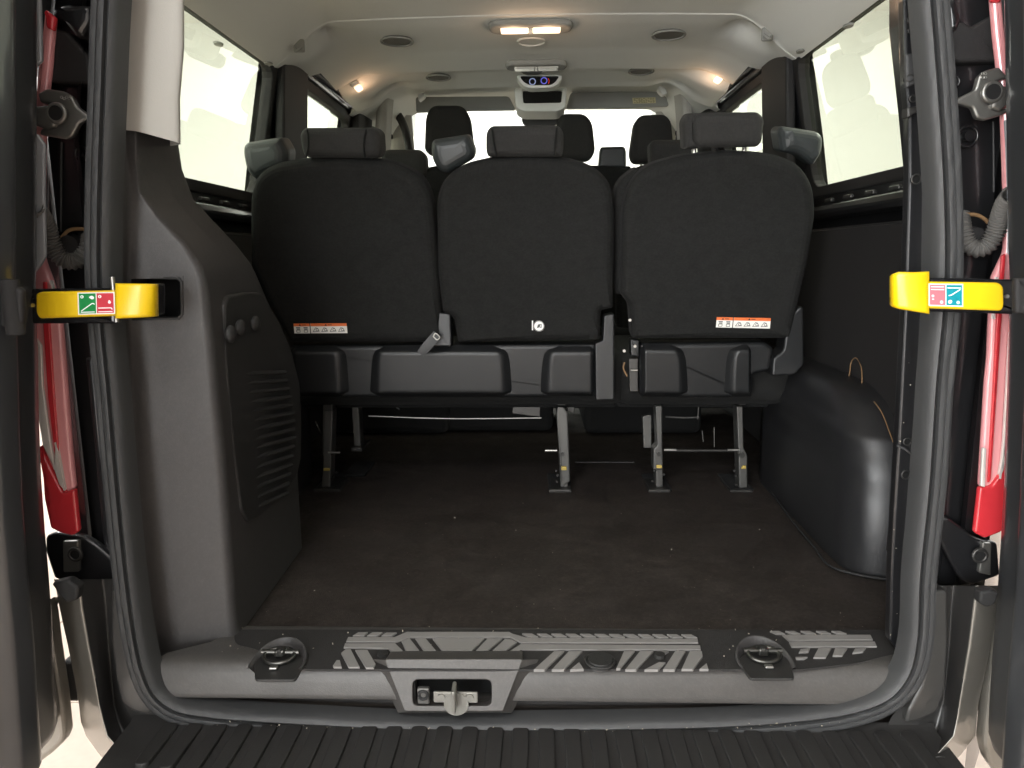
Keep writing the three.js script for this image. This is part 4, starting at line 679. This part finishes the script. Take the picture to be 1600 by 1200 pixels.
{
  // left: black arm from the door bracket, yellow sleeve, hooked end in the trim opening
  const a = part('check_strap', plate([[20, 452], [178, 450], [180, 506], [20, 506]], 0.098, 0.022, 0.005, { r: 4 }), M.screenBlack, van, 'black check strap with yellow sleeve holding the left door');
  part('strap_end', plate([[174, 446], [236, 444], [236, 494], [174, 500]], 0.085, 0.05, 0.008, { r: 6 }), M.screenBlack, a);
  part('sleeve', plate([[55, 459], [62, 456], [180, 453.5], [180, 494], [60, 498], [55, 488]], 0.104, 0.012, 0.004, { r: 5, seg: 4 }), M.yellow, a);
  // end sleeve: wraps round the hook and turns away into the opening
  const prof2 = [[180, .1035], [184, .109], [215, .106], [235, .098], [245, .082], [248, .06], [246, .02]];
  part('sleeve', loft(prof2.map(([x, z], i) => { const t = 442 + i * 0.4, b = 498 - Math.max(0, i - 1) * 1.2; return roundLine([PZ(x, t + 1, z - 0.03), PZ(x, t, z), PZ(x, b, z), PZ(x, b - 1, z - 0.03)], [0, 0.006, 0.006], 4); })), M.yellow, a, 'yellow hooked end of the strap');
  part('strap_pin', cyl(0.0035, 0.068, PZ(179, 468, 0.096), 'y'), M.steel, a);
  part('sticker', decal([[121, 457], [179, 456], [180, 490.5], [122, 492]], 0.1048), sticker([['#158a43', 'open'], ['#cc3a48', 'shut']]), a, 'green and red instruction sticker');
  const br = part('strap_bracket', plate([[-30, 447], [22, 447], [33, 454], [34, 505], [20, 512], [-30, 512]], 0.21, 0.012, 0.004, { r: 5 }), M.blackMatt, a);
  part('bracket_pin', cyl(0.012, 0.075, PZ(20, 480, 0.205), 'y'), M.blackMatt, a);
  part('rivet', cyl(0.0028, 0.004, PZ(51, 477, 0.1)), M.ochre, a);
  // right
  const b = part('check_strap', plate([[1452, 434], [1600, 437], [1600, 492], [1452, 487]], 0.098, 0.022, 0.005, { r: 4 }), M.screenBlack, van, 'black check strap with yellow sleeve holding the right door');
  part('sleeve', plate([[1452, 440], [1562, 441.5], [1569, 448], [1570, 478], [1566, 486], [1452, 482]], 0.104, 0.012, 0.004, { r: 5, seg: 4 }), M.yellow, b);
  const prof3 = [[1452, .1035], [1447, .110], [1425, .112], [1404, .108], [1394, .098], [1390, .08], [1391, .04]];
  part('sleeve', loft(prof3.map(([x, z], i) => { const t = [424, 424, 424, 424.5, 428, 432, 434][i] + (i === 2 ? 1 : 0), bb = [491, 490, 486.5, 483, 480, 476, 474][i]; return roundLine([PZ(x, t + 1, z - 0.03), PZ(x, t, z), PZ(x, bb, z), PZ(x, bb - 1, z - 0.03)], [0, 0.006, 0.006], 4); })), M.yellow, b, 'yellow hooked end of the strap');
  part('sticker', decal([[1451, 443], [1505, 443.5], [1505, 479.5], [1451, 478]], 0.1048), sticker([['#d9707a', 'shutR', 0.8], ['#0e8b98', 'openR']]), b, 'pink and teal instruction sticker');
  part('strap_bracket', plate([[1588, 434], [1640, 436], [1640, 492], [1588, 490]], 0.21, 0.012, 0.004, { r: 5 }), M.blackMatt, b);
  part('rivet', cyl(0.0028, 0.004, PZ(1573, 463, 0.1)), M.steel, b);
}

// ---------------------------------------------------------------- seats
const K = 0.17, Y0 = F + 0.36, Z3 = -0.80;      // rear faces of the third row lean back towards the tail
const back = (poly, r, d = 0.1, bev = 0.03, o = {}) => plate(poly, Z3 + (o.dz || 0), d, bev, { r, y0: Y0, k: K, seg: 5, ...o });
// gently crowned fabric face: push the front of a plate outward towards its middle
function crown(g, amount) {
  g.computeBoundingBox(); const b = g.boundingBox, c = b.getCenter(V(0, 0, 0)), s = b.getSize(V(0, 0, 0)), P = g.attributes.position;
  for (let i = 0; i < P.count; i++) { const u = (P.getX(i) - c.x) / s.x * 2, v = (P.getY(i) - c.y) / s.y * 2; P.setZ(i, P.getZ(i) + amount * (1 - u * u) * (1 - v * v)); }
  return g;
}
function warning() {
  const c = document.createElement('canvas'); c.width = 340; c.height = 68; const x = c.getContext('2d');
  x.fillStyle = '#f0ede6'; x.fillRect(0, 0, 340, 68); x.fillStyle = '#e8743a'; x.fillRect(0, 0, 102, 20); x.fillRect(108, 0, 232, 20); x.fillStyle = '#222'; x.fillRect(102, 0, 5, 68);
  for (const tx of [40, 206]) { x.beginPath(); x.moveTo(tx - 8, 16); x.lineTo(tx, 4); x.lineTo(tx + 8, 16); x.fill(); x.globalAlpha = 0.55; x.fillRect(tx + 12, 8, 26, 5); x.globalAlpha = 1; }
  x.strokeStyle = '#444'; x.fillStyle = '#444'; x.lineWidth = 3;
  for (const bx of [14, 62]) { x.fillRect(bx, 26, 26, 7); x.fillRect(bx + 3, 36, 22, 6); x.strokeRect(bx + 2, 46, 22, 14); }
  for (let i = 0; i < 4; i++) { const bx = 122 + i * 54; x.beginPath(); x.moveTo(bx, 56); x.lineTo(bx + 16, 30); x.lineTo(bx + 30, 34); x.lineTo(bx + 38, 54); x.closePath(); x.stroke(); x.beginPath(); x.arc(bx + 26, 44, 8, 0, 7); x.stroke(); }
  const t = new THREE.CanvasTexture(c); t.colorSpace = THREE.SRGBColorSpace; t.anisotropy = 8; return std({ map: t, roughness: 0.5 });
}
const warnM = warning();
function headrest(root, poly, posts, z, mat = M.headFabric, d = 0.1, off = 0) {
  const h = part('headrest', inside(root, crown(plate(poly, z, d, 0.022, { r: 9, y0: Y0, k: K, seg: 5 }), 0.008)), mat, root);
  posts.forEach(([x, y]) => { const o = V(0, Y0, z), up = V(0, 1, K).normalize(), n = V(1, 0, 0).cross(up); const p = PP(x, y, o, n).addScaledVector(n, -d * 0.5 - 0.012); part('post', inside(root, cyl(0.006, 0.07, V(p.x, p.y - 0.012, p.z), 'y')), M.steel, h); part('post_sleeve', inside(root, cyl(0.011, 0.014, V(p.x, p.y - 0.026, p.z), 'y')), M.rubberDark, h); });
  return h;
}
function piping(root, parent, pts, dz = 0.004) { part('seam', inside(root, tube(pts.map(p => PP(p[0], p[1], V(0, Y0, Z3 + dz), V(1, 0, 0).cross(V(0, 1, K).normalize()))), 0.002, 40, 6)), M.fabric, parent); }
// rear panel of the cushion: raised fields with hollows between
function basePanel(root, outline, fields, hollows) {
  const z = -0.815, b = part('base_cover', inside(root, plate(outline, z, 0.06, 0.012, { r: 6, y0: Y0, k: 0.1, seg: 4 })), M.seatPlastic, root);
  // moulded face: flush fields with soft hollows between them
  const n = V(1, 0, 0).cross(V(0, 1, 0.1).normalize()), rows = [];
  for (let i = 0; i <= 24; i++) { const v = fields.y0 + (fields.y1 - fields.y0) * i / 24, row = [];
    for (let j = 0; j <= 130; j++) { const u = fields.x0 + (fields.x1 - fields.x0) * j / 130; let h = 0.012;
      for (const [c, hw] of hollows) { const w = hw * (1 + 0.5 * Math.exp(-(v - fields.y0) / 9)); h -= 0.034 * (1 - sm(w - 14, w + 12, Math.abs(u - c))) * (0.75 + 0.25 * sm(fields.y1, fields.y0, v)); }
      h -= 0.022 * (1 - sm(0, 9, v - fields.y0)) + 0.02 * (1 - sm(0, 8, fields.y1 - v)) + 0.02 * (1 - sm(0, 8, Math.min(u - fields.x0, fields.x1 - u)));
      row.push(PP(u, v, V(0, Y0, z + 0.006), n).addScaledVector(n, h)); }
    rows.push(row); }
  part('moulded_face', inside(root, loft(rows)), M.seatPlastic, b);
  return b;
}
function leg(root, parts, z, foot, bolts, tag) {
  const base = part('leg', inside(root, mergeGeometries(parts.map((q, i) => plate(q, z + (i % 2 ? 0.006 : 0), 0.05, 0.004, { r: 2 })))), M.legMetal, root);
  part('foot', inside(root, plate(foot, z + 0.03, 0.12, 0.003, { r: 2 })), M.darkMetal, base);
  part('foot_plate', inside(root, box(0.07, 0.008, 0.16, PZ((foot[0][0] + foot[1][0]) / 2, 766, z).x, F + 0.004, z - 0.06, 0.003)), M.void, base);
  bolts.forEach(([x, y, r, ax]) => { const p = PZ(x, y, z + 0.012); part('bolt', inside(root, cyl(r, ax === 'x' ? 0.036 : 0.01, p, ax || 'z', r, 18)), ax ? M.steel : M.darkMetal, base); });
  if (tag) part('tag', inside(root, plate(tag, z + 0.012, 0.01, 0.002, { r: 1.5 })), M.ochre, base);
  return base;
}
const pz3 = (px, py) => PP(px, py, V(0, Y0, Z3), V(1, 0, 0).cross(V(0, 1, K).normalize()));

// double seat
const dbl = thing('bench_seat', 'black double seat with orange warning label behind the louvred trim, left of the gap', 'seat', V(PZ(690, 600, -0.9).x, F, -0.9));
{
  const L1 = [[388, 420, 10], [388, 306, 30], [398, 274, 22], [424, 256, 20], [470, 248, 10], [530, 246], [610, 251, 20], [655, 272, 24], [674, 306, 26], [683, 420, 10], [692, 538, 4], [452, 538, 4], [416, 478, 10]];
  const L2 = [[682, 420, 10], [681, 310, 26], [692, 280, 26], [722, 257, 26], [770, 246, 10], [822, 243], [888, 247, 20], [932, 262, 24], [957, 290, 28], [962, 340, 20], [959, 484, 3], [940, 488, 3], [938, 534, 3], [714, 538, 4], [708, 500, 4], [690, 490, 4]];
  const b1 = part('backrest', inside(dbl, crown(back(L1, 4), 0.012)), M.fabric, dbl), b2 = part('backrest', inside(dbl, crown(back(L2, 4), 0.012)), M.fabric, dbl);
  part('cushion', inside(dbl, box(1.05, 0.16, 0.5, pz3(690, 560).x, F + 0.35, -1.12, 0.05)), M.fabric, dbl);
  headrest(dbl, [[466, 210], [472, 200], [582, 200], [592, 208], [594, 238], [590, 248], [474, 247], [468, 228]], [[474, 247], [571, 247]], Z3 + 0.012);
  headrest(dbl, [[759, 208], [766, 197], [872, 196], [881, 206], [881, 238], [878, 246], [762, 246], [759, 236]], [[771, 244], [866, 241]], Z3 + 0.012);
  for (const [bx, a, c] of [[480, 202, 246], [572, 202, 246]]) piping(dbl, b1, [[bx, a], [bx + (bx < 500 ? 2 : -4), (a + c) / 2], [bx - 2, c]], 0.022);
  piping(dbl, b2, [[768, 200], [771, 222], [776, 244]], 0.024); piping(dbl, b2, [[870, 199], [867, 222], [866, 243]], 0.024);
  // padded shoulder wings, seen against the window
  part('shoulder_pad', inside(dbl, crown(plate([[376, 240, 12], [378, 224, 10], [436, 215, 6], [448, 236, 6], [447, 262, 6], [398, 284, 8], [382, 268, 14]], -0.86, 0.10, 0.028, { r: 8, y0: Y0, k: K, seg: 5 }), 0.014)), M.greyLeather, dbl, 'grey padded wing beside the left headrest');
  part('shoulder_pad', inside(dbl, crown(plate([[672, 232, 8], [674, 219, 8], [732, 210, 6], [742, 236, 6], [738, 250, 6], [700, 272, 6], [684, 268, 8], [674, 250, 8]], -0.86, 0.10, 0.028, { r: 8, y0: Y0, k: K, seg: 5 }), 0.014)), M.greyLeather, dbl, 'grey padded wing between the two left headrests');
  part('warning_label', inside(dbl, decal([[458.5, 505.5], [541.5, 505], [543, 520.5], [460, 521]], Z3 + 0.008, { k: K, y0: Y0 })), warnM, b1, 'white warning label with orange stripe');
  { const p = pz3(842, 509), n = V(1, 0, 0).cross(V(0, 1, K).normalize()); const c = document.createElement('canvas'); c.width = c.height = 96; const x = c.getContext('2d'); x.fillStyle = '#e9e7e1'; x.fillRect(0, 0, 96, 96); x.strokeStyle = '#333'; x.fillStyle = '#333'; x.lineWidth = 5; x.beginPath(); x.arc(48, 48, 44, 0, 7); x.stroke(); x.beginPath(); x.moveTo(30, 66); x.lineTo(40, 34); x.lineTo(58, 30); x.lineTo(52, 60); x.closePath(); x.fill(); x.strokeRect(58, 34, 12, 26);
    const t = new THREE.CanvasTexture(c); t.colorSpace = THREE.SRGBColorSpace; const g = new THREE.CircleGeometry(0.0145, 28); g.rotateX(Math.atan(-K)); g.translate(p.x, p.y, p.z + 0.009); part('round_label', inside(dbl, g), std({ map: t, roughness: 0.5 }), b2, 'round white anchor label'); part('label_edge', inside(dbl, decal([[831, 501], [833, 501], [833, 516], [831, 516]], Z3 + 0.009, { k: K, y0: Y0 })), M.white, b2); }
  basePanel(dbl, [[452, 541], [932, 538], [934, 620], [806, 622], [480, 622], [470, 600]], { x0: 454, x1: 932, y0: 541, y1: 620 }, [[561, 21], [822, 27]]);
  // plastic shield at the right end and the strap housing in the middle
  const sh = part('side_shield', inside(dbl, plate([[944, 493], [960, 490], [960, 625], [931, 626], [930, 537], [942, 532]], -0.775, 0.06, 0.004, { r: 3 })), M.seatPlastic, dbl);
  const hs = part('strap_housing', inside(dbl, plate([[672, 494], [680, 488], [704, 490], [706, 542], [676, 542]], -0.782, 0.05, 0.005, { r: 4 })), M.seatPlastic, dbl);
  { const a = PZ(684, 522, -0.752), b = PZ(657, 553, -0.748), m = PZ(668, 540, -0.745); const w = 0.013, g = loft([a, m, b].map((p, i) => { const d = V(0.75, -0.66, 0).multiplyScalar(w * (i === 2 ? 0.85 : 1)); return [p.clone().sub(d), p.clone().sub(d).add(V(0, 0, 0.003)), p.clone().add(d).add(V(0, 0, 0.003)), p.clone().add(d)]; })); part('pull_strap', inside(dbl, g), M.rubber, dbl, 'short grey pull strap with brass buckle'); part('buckle', inside(dbl, tube([[677, 526], [683, 531], [687, 527], [680, 521], [677, 526]].map(q => PZ(q[0], q[1], -0.746)), 0.0018, 30, 6)), M.steel, hs); part('slot', inside(dbl, plate([[683.5, 516], [686, 516], [686, 528], [683.5, 528]], -0.78, 0.002, 0.0003)), M.void, hs); }
  // frame bars below
  part('cross_bar', inside(dbl, tube([PZ(576, 650, -1.05), PZ(700, 654, -1.06), PZ(846, 653, -1.05)], 0.0024, 20, 8)), M.steel, dbl);
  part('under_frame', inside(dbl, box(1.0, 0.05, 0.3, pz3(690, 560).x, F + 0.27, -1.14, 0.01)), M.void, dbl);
  for (const [x0, y0, x1, y1] of [[610, 628, 624, 640], [630, 626, 640, 636], [493, 658, 501, 676]]) part('frame_wire', inside(dbl, tube([PZ(x0, y0, -1.0), PZ((x0 + x1) / 2, (y0 + y1) / 2, -1.0), PZ(x1, y1, -1.0)], 0.0022, 8, 6)), M.legMetal, dbl);
  const lz = -0.955;
  leg(dbl, [[[504, 628], [519, 628], [520, 648], [518, 712], [503, 712]], [[506, 641], [520, 641], [517, 735], [516, 766], [502, 766], [504, 735]]], lz, [[490, 764], [530, 764], [532, 770], [488, 770]], [[523, 763, 0.006], [522, 707, 0.003, 'x'], [526, 738, 0.0035], [520, 744, 0.003]], [[505, 732], [515, 732], [515, 736], [505, 736]]);
  leg(dbl, [[[549, 632], [560, 632], [564, 700], [553, 702]]], lz - 0.14, [[548, 700], [566, 700], [566, 706], [548, 706]], []);
  leg(dbl, [[[870, 610], [884, 610], [884, 634], [871, 634]], [[871, 636], [881, 636], [887, 645], [891, 752], [878, 762], [873, 700], [869, 645]], [[873, 710], [886, 704], [888, 765], [876, 766]]], lz, [[857, 765], [892, 765], [894, 771], [858, 771]], [[879, 710, 0.005], [861, 704, 0.0045, 'x'], [871, 742, 0.0035], [869, 735, 0.003], [870, 752, 0.003]], [[877, 729], [885, 729], [886, 735], [877, 735]]);
  part('gusset', inside(dbl, plate([[886, 618], [902, 620], [896, 646], [886, 642]], -1.0, 0.02, 0.002)), M.darkMetal, dbl);
  part('gusset', inside(dbl, plate([[802, 630], [844, 625], [844, 652], [800, 646]], -1.02, 0.02, 0.002)), M.darkMetal, dbl);
}
// single seat
const sgl = thing('single_seat', 'black single seat with orange warning label standing left of the wheel arch', 'seat', V(PZ(1110, 600, -0.9).x, F, -0.9));
{
  const R1 = [[972, 420, 10], [973, 326, 28], [984, 286, 28], [1012, 258, 26], [1066, 243, 14], [1132, 236], [1200, 238, 20], [1250, 254, 26], [1274, 288, 26], [1278, 336, 16], [1266, 410, 10], [1238, 532, 5], [988, 532, 5], [984, 480, 6], [970, 460, 4]];
  const b = part('backrest', inside(sgl, crown(back(R1, 4), 0.012)), M.fabric, sgl);
  part('backrest_side', inside(sgl, back([[958, 330, 20], [964, 286, 16], [1000, 258, 14], [1010, 300], [995, 460], [962, 462, 4]], 8, 0.09, 0.02, { dz: -0.05 })), M.fabric, b);
  part('cushion', inside(sgl, box(0.52, 0.16, 0.5, pz3(1115, 560).x, F + 0.35, -1.12, 0.05)), M.fabric, sgl);
  headrest(sgl, [[1086, 185, 6], [1094, 176, 6], [1188, 175, 8], [1197, 186, 6], [1193, 222, 6], [1186, 230, 4], [1094, 232, 6], [1086, 222, 4]], [[1093, 229], [1174, 226]], Z3 + 0.012);
  part('headrest_side', inside(sgl, plate([[1068, 190, 6], [1076, 177, 6], [1096, 176], [1096, 232], [1070, 234, 4]], Z3 - 0.01, 0.08, 0.02, { r: 4, y0: Y0, k: K, seg: 4 })), M.headFabric, sgl);
  part('shoulder_pad', inside(sgl, crown(plate([[1218, 204, 6], [1224, 197, 6], [1282, 207, 8], [1290, 216, 8], [1288, 238, 12], [1274, 260, 6], [1246, 242, 8], [1222, 238, 6]], -0.86, 0.1, 0.028, { r: 6, y0: Y0, k: K, seg: 5 }), 0.014)), M.greyLeather, sgl, 'grey padded wing beside the right headrest');
  part('warning_label', inside(sgl, decal([[1120, 495.5], [1204.5, 497], [1203, 513.5], [1118.5, 511.5]], Z3 + 0.008, { k: K, y0: Y0 })), warnM, b, 'white warning label with orange stripe');
  const bp = basePanel(sgl, [[999, 538], [1196, 535], [1210, 545], [1204, 580], [1176, 586], [1176, 622], [1002, 622]], { x0: 1000, x1: 1176, y0: 538, y1: 620 }, [[1104, 33]]);
  part('side_shield', inside(sgl, plate([[1250, 478, 4], [1256, 480, 3], [1257, 570], [1242, 586], [1206, 588], [1208, 560], [1224, 548], [1228, 520], [1236, 494]], -0.79, 0.07, 0.006, { r: 5 })), M.seatPlastic, sgl);
  const rc = part('recliner', inside(sgl, plate([[985, 530], [999, 532], [999, 558], [986, 556]], -0.79, 0.05, 0.004, { r: 2 })), M.seatPlastic, sgl);
  for (const [x, y] of [[992, 541], [975, 548], [984, 500]]) part('bolt', inside(sgl, cyl(0.004, 0.01, PZ(x, y, -0.785))), M.steel, rc);
  part('recliner_rod', inside(sgl, tube([PZ(976, 566, -0.83), PZ(974, 575, -0.83), PZ(980, 588, -0.83)], 0.0025, 16, 6)), M.brown, rc);
  part('recliner_plate', inside(sgl, plate([[983, 560], [997, 560], [997, 612], [984, 612]], -0.83, 0.02, 0.002)), M.darkMetal, rc);
  part('pin', inside(sgl, cyl(0.003, 0.02, PZ(991, 578.5, -0.82), 'x')), M.steel, rc);
  const lz = -0.955;
  part('cross_bar', inside(sgl, tube([PZ(1040, 651, -1.05), PZ(1065, 652.5, -1.05), PZ(1092, 652, -1.05)], 0.003, 12, 8)), M.legMetal, sgl);
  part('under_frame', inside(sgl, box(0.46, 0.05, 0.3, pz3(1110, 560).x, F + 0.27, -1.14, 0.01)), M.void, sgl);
  part('gusset', inside(sgl, plate([[1004, 650, 3], [1018, 648, 3], [1018, 700], [1006, 700]], -1.02, 0.02, 0.002)), M.legMetal, sgl);
  part('cross_shaft', inside(sgl, cyl(0.0045, 0.19, PZ(1100, 704, -1.0), 'x')), M.darkMetal, sgl);
  for (const [x0, y0, x1, y1] of [[1092, 630, 1090, 655], [1097, 673, 1099, 690], [1116, 668, 1116, 698]]) part('frame_wire', inside(sgl, tube([PZ(x0, y0, -1.0), PZ((x0 + x1) / 2, (y0 + y1) / 2, -1.0), PZ(x1, y1, -1.0)], 0.0018, 8, 6)), M.legMetal, sgl);
  leg(sgl, [[[1023, 610], [1036, 610], [1036, 632], [1024, 632]], [[1024, 634], [1035, 634], [1035, 695], [1036, 735], [1021, 735], [1021, 702], [1027, 696]], [[1025, 728], [1036, 728], [1036, 764], [1025, 764]]], lz, [[1014, 765], [1046, 765], [1049, 770], [1013, 770]], [[1029, 710, 0.005], [1047, 703, 0.0045, 'x'], [1022, 735, 0.003], [1037, 741, 0.003], [1019, 751, 0.003]], [[1026, 727], [1034, 727], [1035, 732], [1026, 732]]);
  leg(sgl, [[[1153, 610], [1166, 610], [1166, 633], [1154, 633]], [[1151, 635], [1161, 635], [1162, 700], [1168, 712], [1168, 762], [1155, 764], [1154, 712]], [[1156, 722], [1167, 722], [1168, 764], [1156, 766]]], lz, [[1140, 766], [1174, 766], [1180, 772], [1142, 772]], [[1159, 711, 0.008], [1146, 703, 0.0035, 'x'], [1147, 735, 0.0035], [1149, 743, 0.003], [1150, 757, 0.004]], [[1161, 728], [1166, 728], [1166, 733], [1158, 733]]);
}
// second row and front seats: head and shoulders show above the third row
function farSeat(name, label, cat, z, head, shoulders, posts = []) {
  const c = PZ(head[0][0], head[0][1], z), g = thing(name, label, cat, V(c.x, F, z - 0.2));
  part('headrest', inside(g, crown(plate(head, z, 0.11, 0.03, { r: 8, seg: 5 }), 0.01)), M.headFabric, g);
  if (shoulders) { const p = plate(shoulders, z - 0.03, 0.12, 0.03, { r: 14, seg: 5 }); part('backrest', inside(g, p), M.fabric, g); p.computeBoundingBox(); }
  posts.forEach(([x, y]) => part('post', inside(g, cyl(0.006, 0.12, PZ(x, y, z - 0.06), 'y')), M.steel, g));
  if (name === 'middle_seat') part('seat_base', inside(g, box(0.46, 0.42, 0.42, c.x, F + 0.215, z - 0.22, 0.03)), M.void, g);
  return g;
}
farSeat('middle_seat', 'low black middle row seat showing between the two left rear headrests', 'seat', -1.62, [[594, 240], [602, 232], [656, 232], [664, 240], [666, 275], [594, 275]], [[440, 300], [450, 268], [480, 262], [700, 262], [730, 300], [720, 640], [480, 640]]);
farSeat('middle_seat', 'black middle row seat showing left of the right rear headrest', 'seat', -1.62, [[1016, 224], [1022, 217], [1076, 216], [1090, 224], [1092, 262], [1018, 262]], [[958, 300], [972, 270], [1010, 254], [1190, 254], [1230, 300], [1220, 640], [970, 640]]);
farSeat('middle_seat', 'dark middle row seat back behind the centre headrest', 'seat', -1.66, [[770, 262], [776, 252], [850, 252], [856, 262], [856, 280], [770, 280]], [[700, 300], [720, 268], [930, 262], [950, 300], [940, 640], [710, 640]]);
farSeat('front_seat', 'tall rounded front headrest on the left against the windscreen', 'seat', -2.3, [[662, 232, 14], [664, 180, 18], [674, 163, 14], [722, 163, 14], [734, 180, 18], [740, 232, 14], [730, 242], [668, 240]], [[636, 300], [648, 264], [690, 256], [750, 262], [764, 300], [760, 520], [640, 520]], [[684, 246], [716, 246]]);
farSeat('front_seat', 'tall rounded front headrest in the centre right of the mirror', 'seat', -2.3, [[868, 236, 14], [870, 190, 16], [878, 176, 12], [914, 176, 14], [926, 190, 16], [931, 236, 14], [922, 250], [876, 250]], [[846, 320], [852, 275], [886, 258], [940, 257], [986, 262], [990, 320], [984, 520], [850, 520]]);
farSeat('front_seat', 'tall rounded front headrest on the right against the windscreen', 'seat', -2.3, [[985, 240, 12], [992, 190, 16], [1002, 178, 12], [1040, 177, 14], [1050, 188, 14], [1055, 240, 12], [1046, 254], [990, 254]], [[960, 320], [968, 276], [1000, 262], [1070, 262], [1090, 320], [1080, 520], [962, 520]], [[1002, 256], [1036, 256]]);
{
  const z = -2.5, g = thing('small_headrest', 'small square grey headrest in the gap between the two right front headrests', 'headrest', V(PZ(957, 258, z).x, F, z));
  part('pad', inside(g, crown(plate([[937, 236, 4], [939, 229, 4], [976, 228, 4], [979, 236, 4], [979, 262], [935, 262]], z, 0.07, 0.016, { r: 3, seg: 4 }), 0.004)), M.greyLeather, g);
  part('support', inside(g, plate([[930, 259], [986, 259], [990, 300], [926, 300]], z - 0.01, 0.08, 0.01, { r: 4 })), M.fabric, g);
}
// crumbs of dirt lying on the seal, the sill and the mat
{
  const g = new THREE.IcosahedronGeometry(1, 0), pts = [];
  for (let i = 0; i < 40; i++) pts.push([V(-0.56 + rnd() * 1.1, F + 0.011, -0.09 + rnd() * 0.1), 0.0006 + rnd() * 0.0011]);
  for (let i = 0; i < 36; i++) pts.push([V(-0.5 + rnd() * 1.15, F + 0.003, -0.15 - rnd() * 0.8), 0.0005 + rnd() * 0.0016 * rnd()]);
  for (let i = 0; i < 46; i++) { const px = 320 + rnd() * 1020; pts.push([PZ(px, 1128 + 12 * Math.sin((px - 300) / 1050 * Math.PI) + rnd() * 8 - 4, 0.069), 0.0006 + rnd() * 0.0012]); }
  for (let i = 0; i < 12; i++) { const py = 560 + rnd() * 440; pts.push([PZ(1410 + rnd() * 20 - (py - 560) * 0.06, py, -0.008), 0.0006 + rnd() * 0.001]); }
  const m = new THREE.InstancedMesh(g, std({ color: rgb(0.36, 0.32, 0.26), roughness: 0.9 }), pts.length);
  m.name = 'dirt_crumbs'; m.userData = { kind: 'stuff', label: 'pale crumbs of dirt scattered over the sill, seal and floor mat', category: 'dirt' };
  pts.forEach(([p, r], i) => m.setMatrixAt(i, new THREE.Matrix4().compose(p, new THREE.Quaternion().setFromEuler(new THREE.Euler(rnd() * 6, rnd() * 6, rnd() * 6)), V(r, r * 0.6, r * (0.8 + rnd())))));
  m.castShadow = m.receiveShadow = true; scene.add(m);
}
renderer.render(scene, camera);
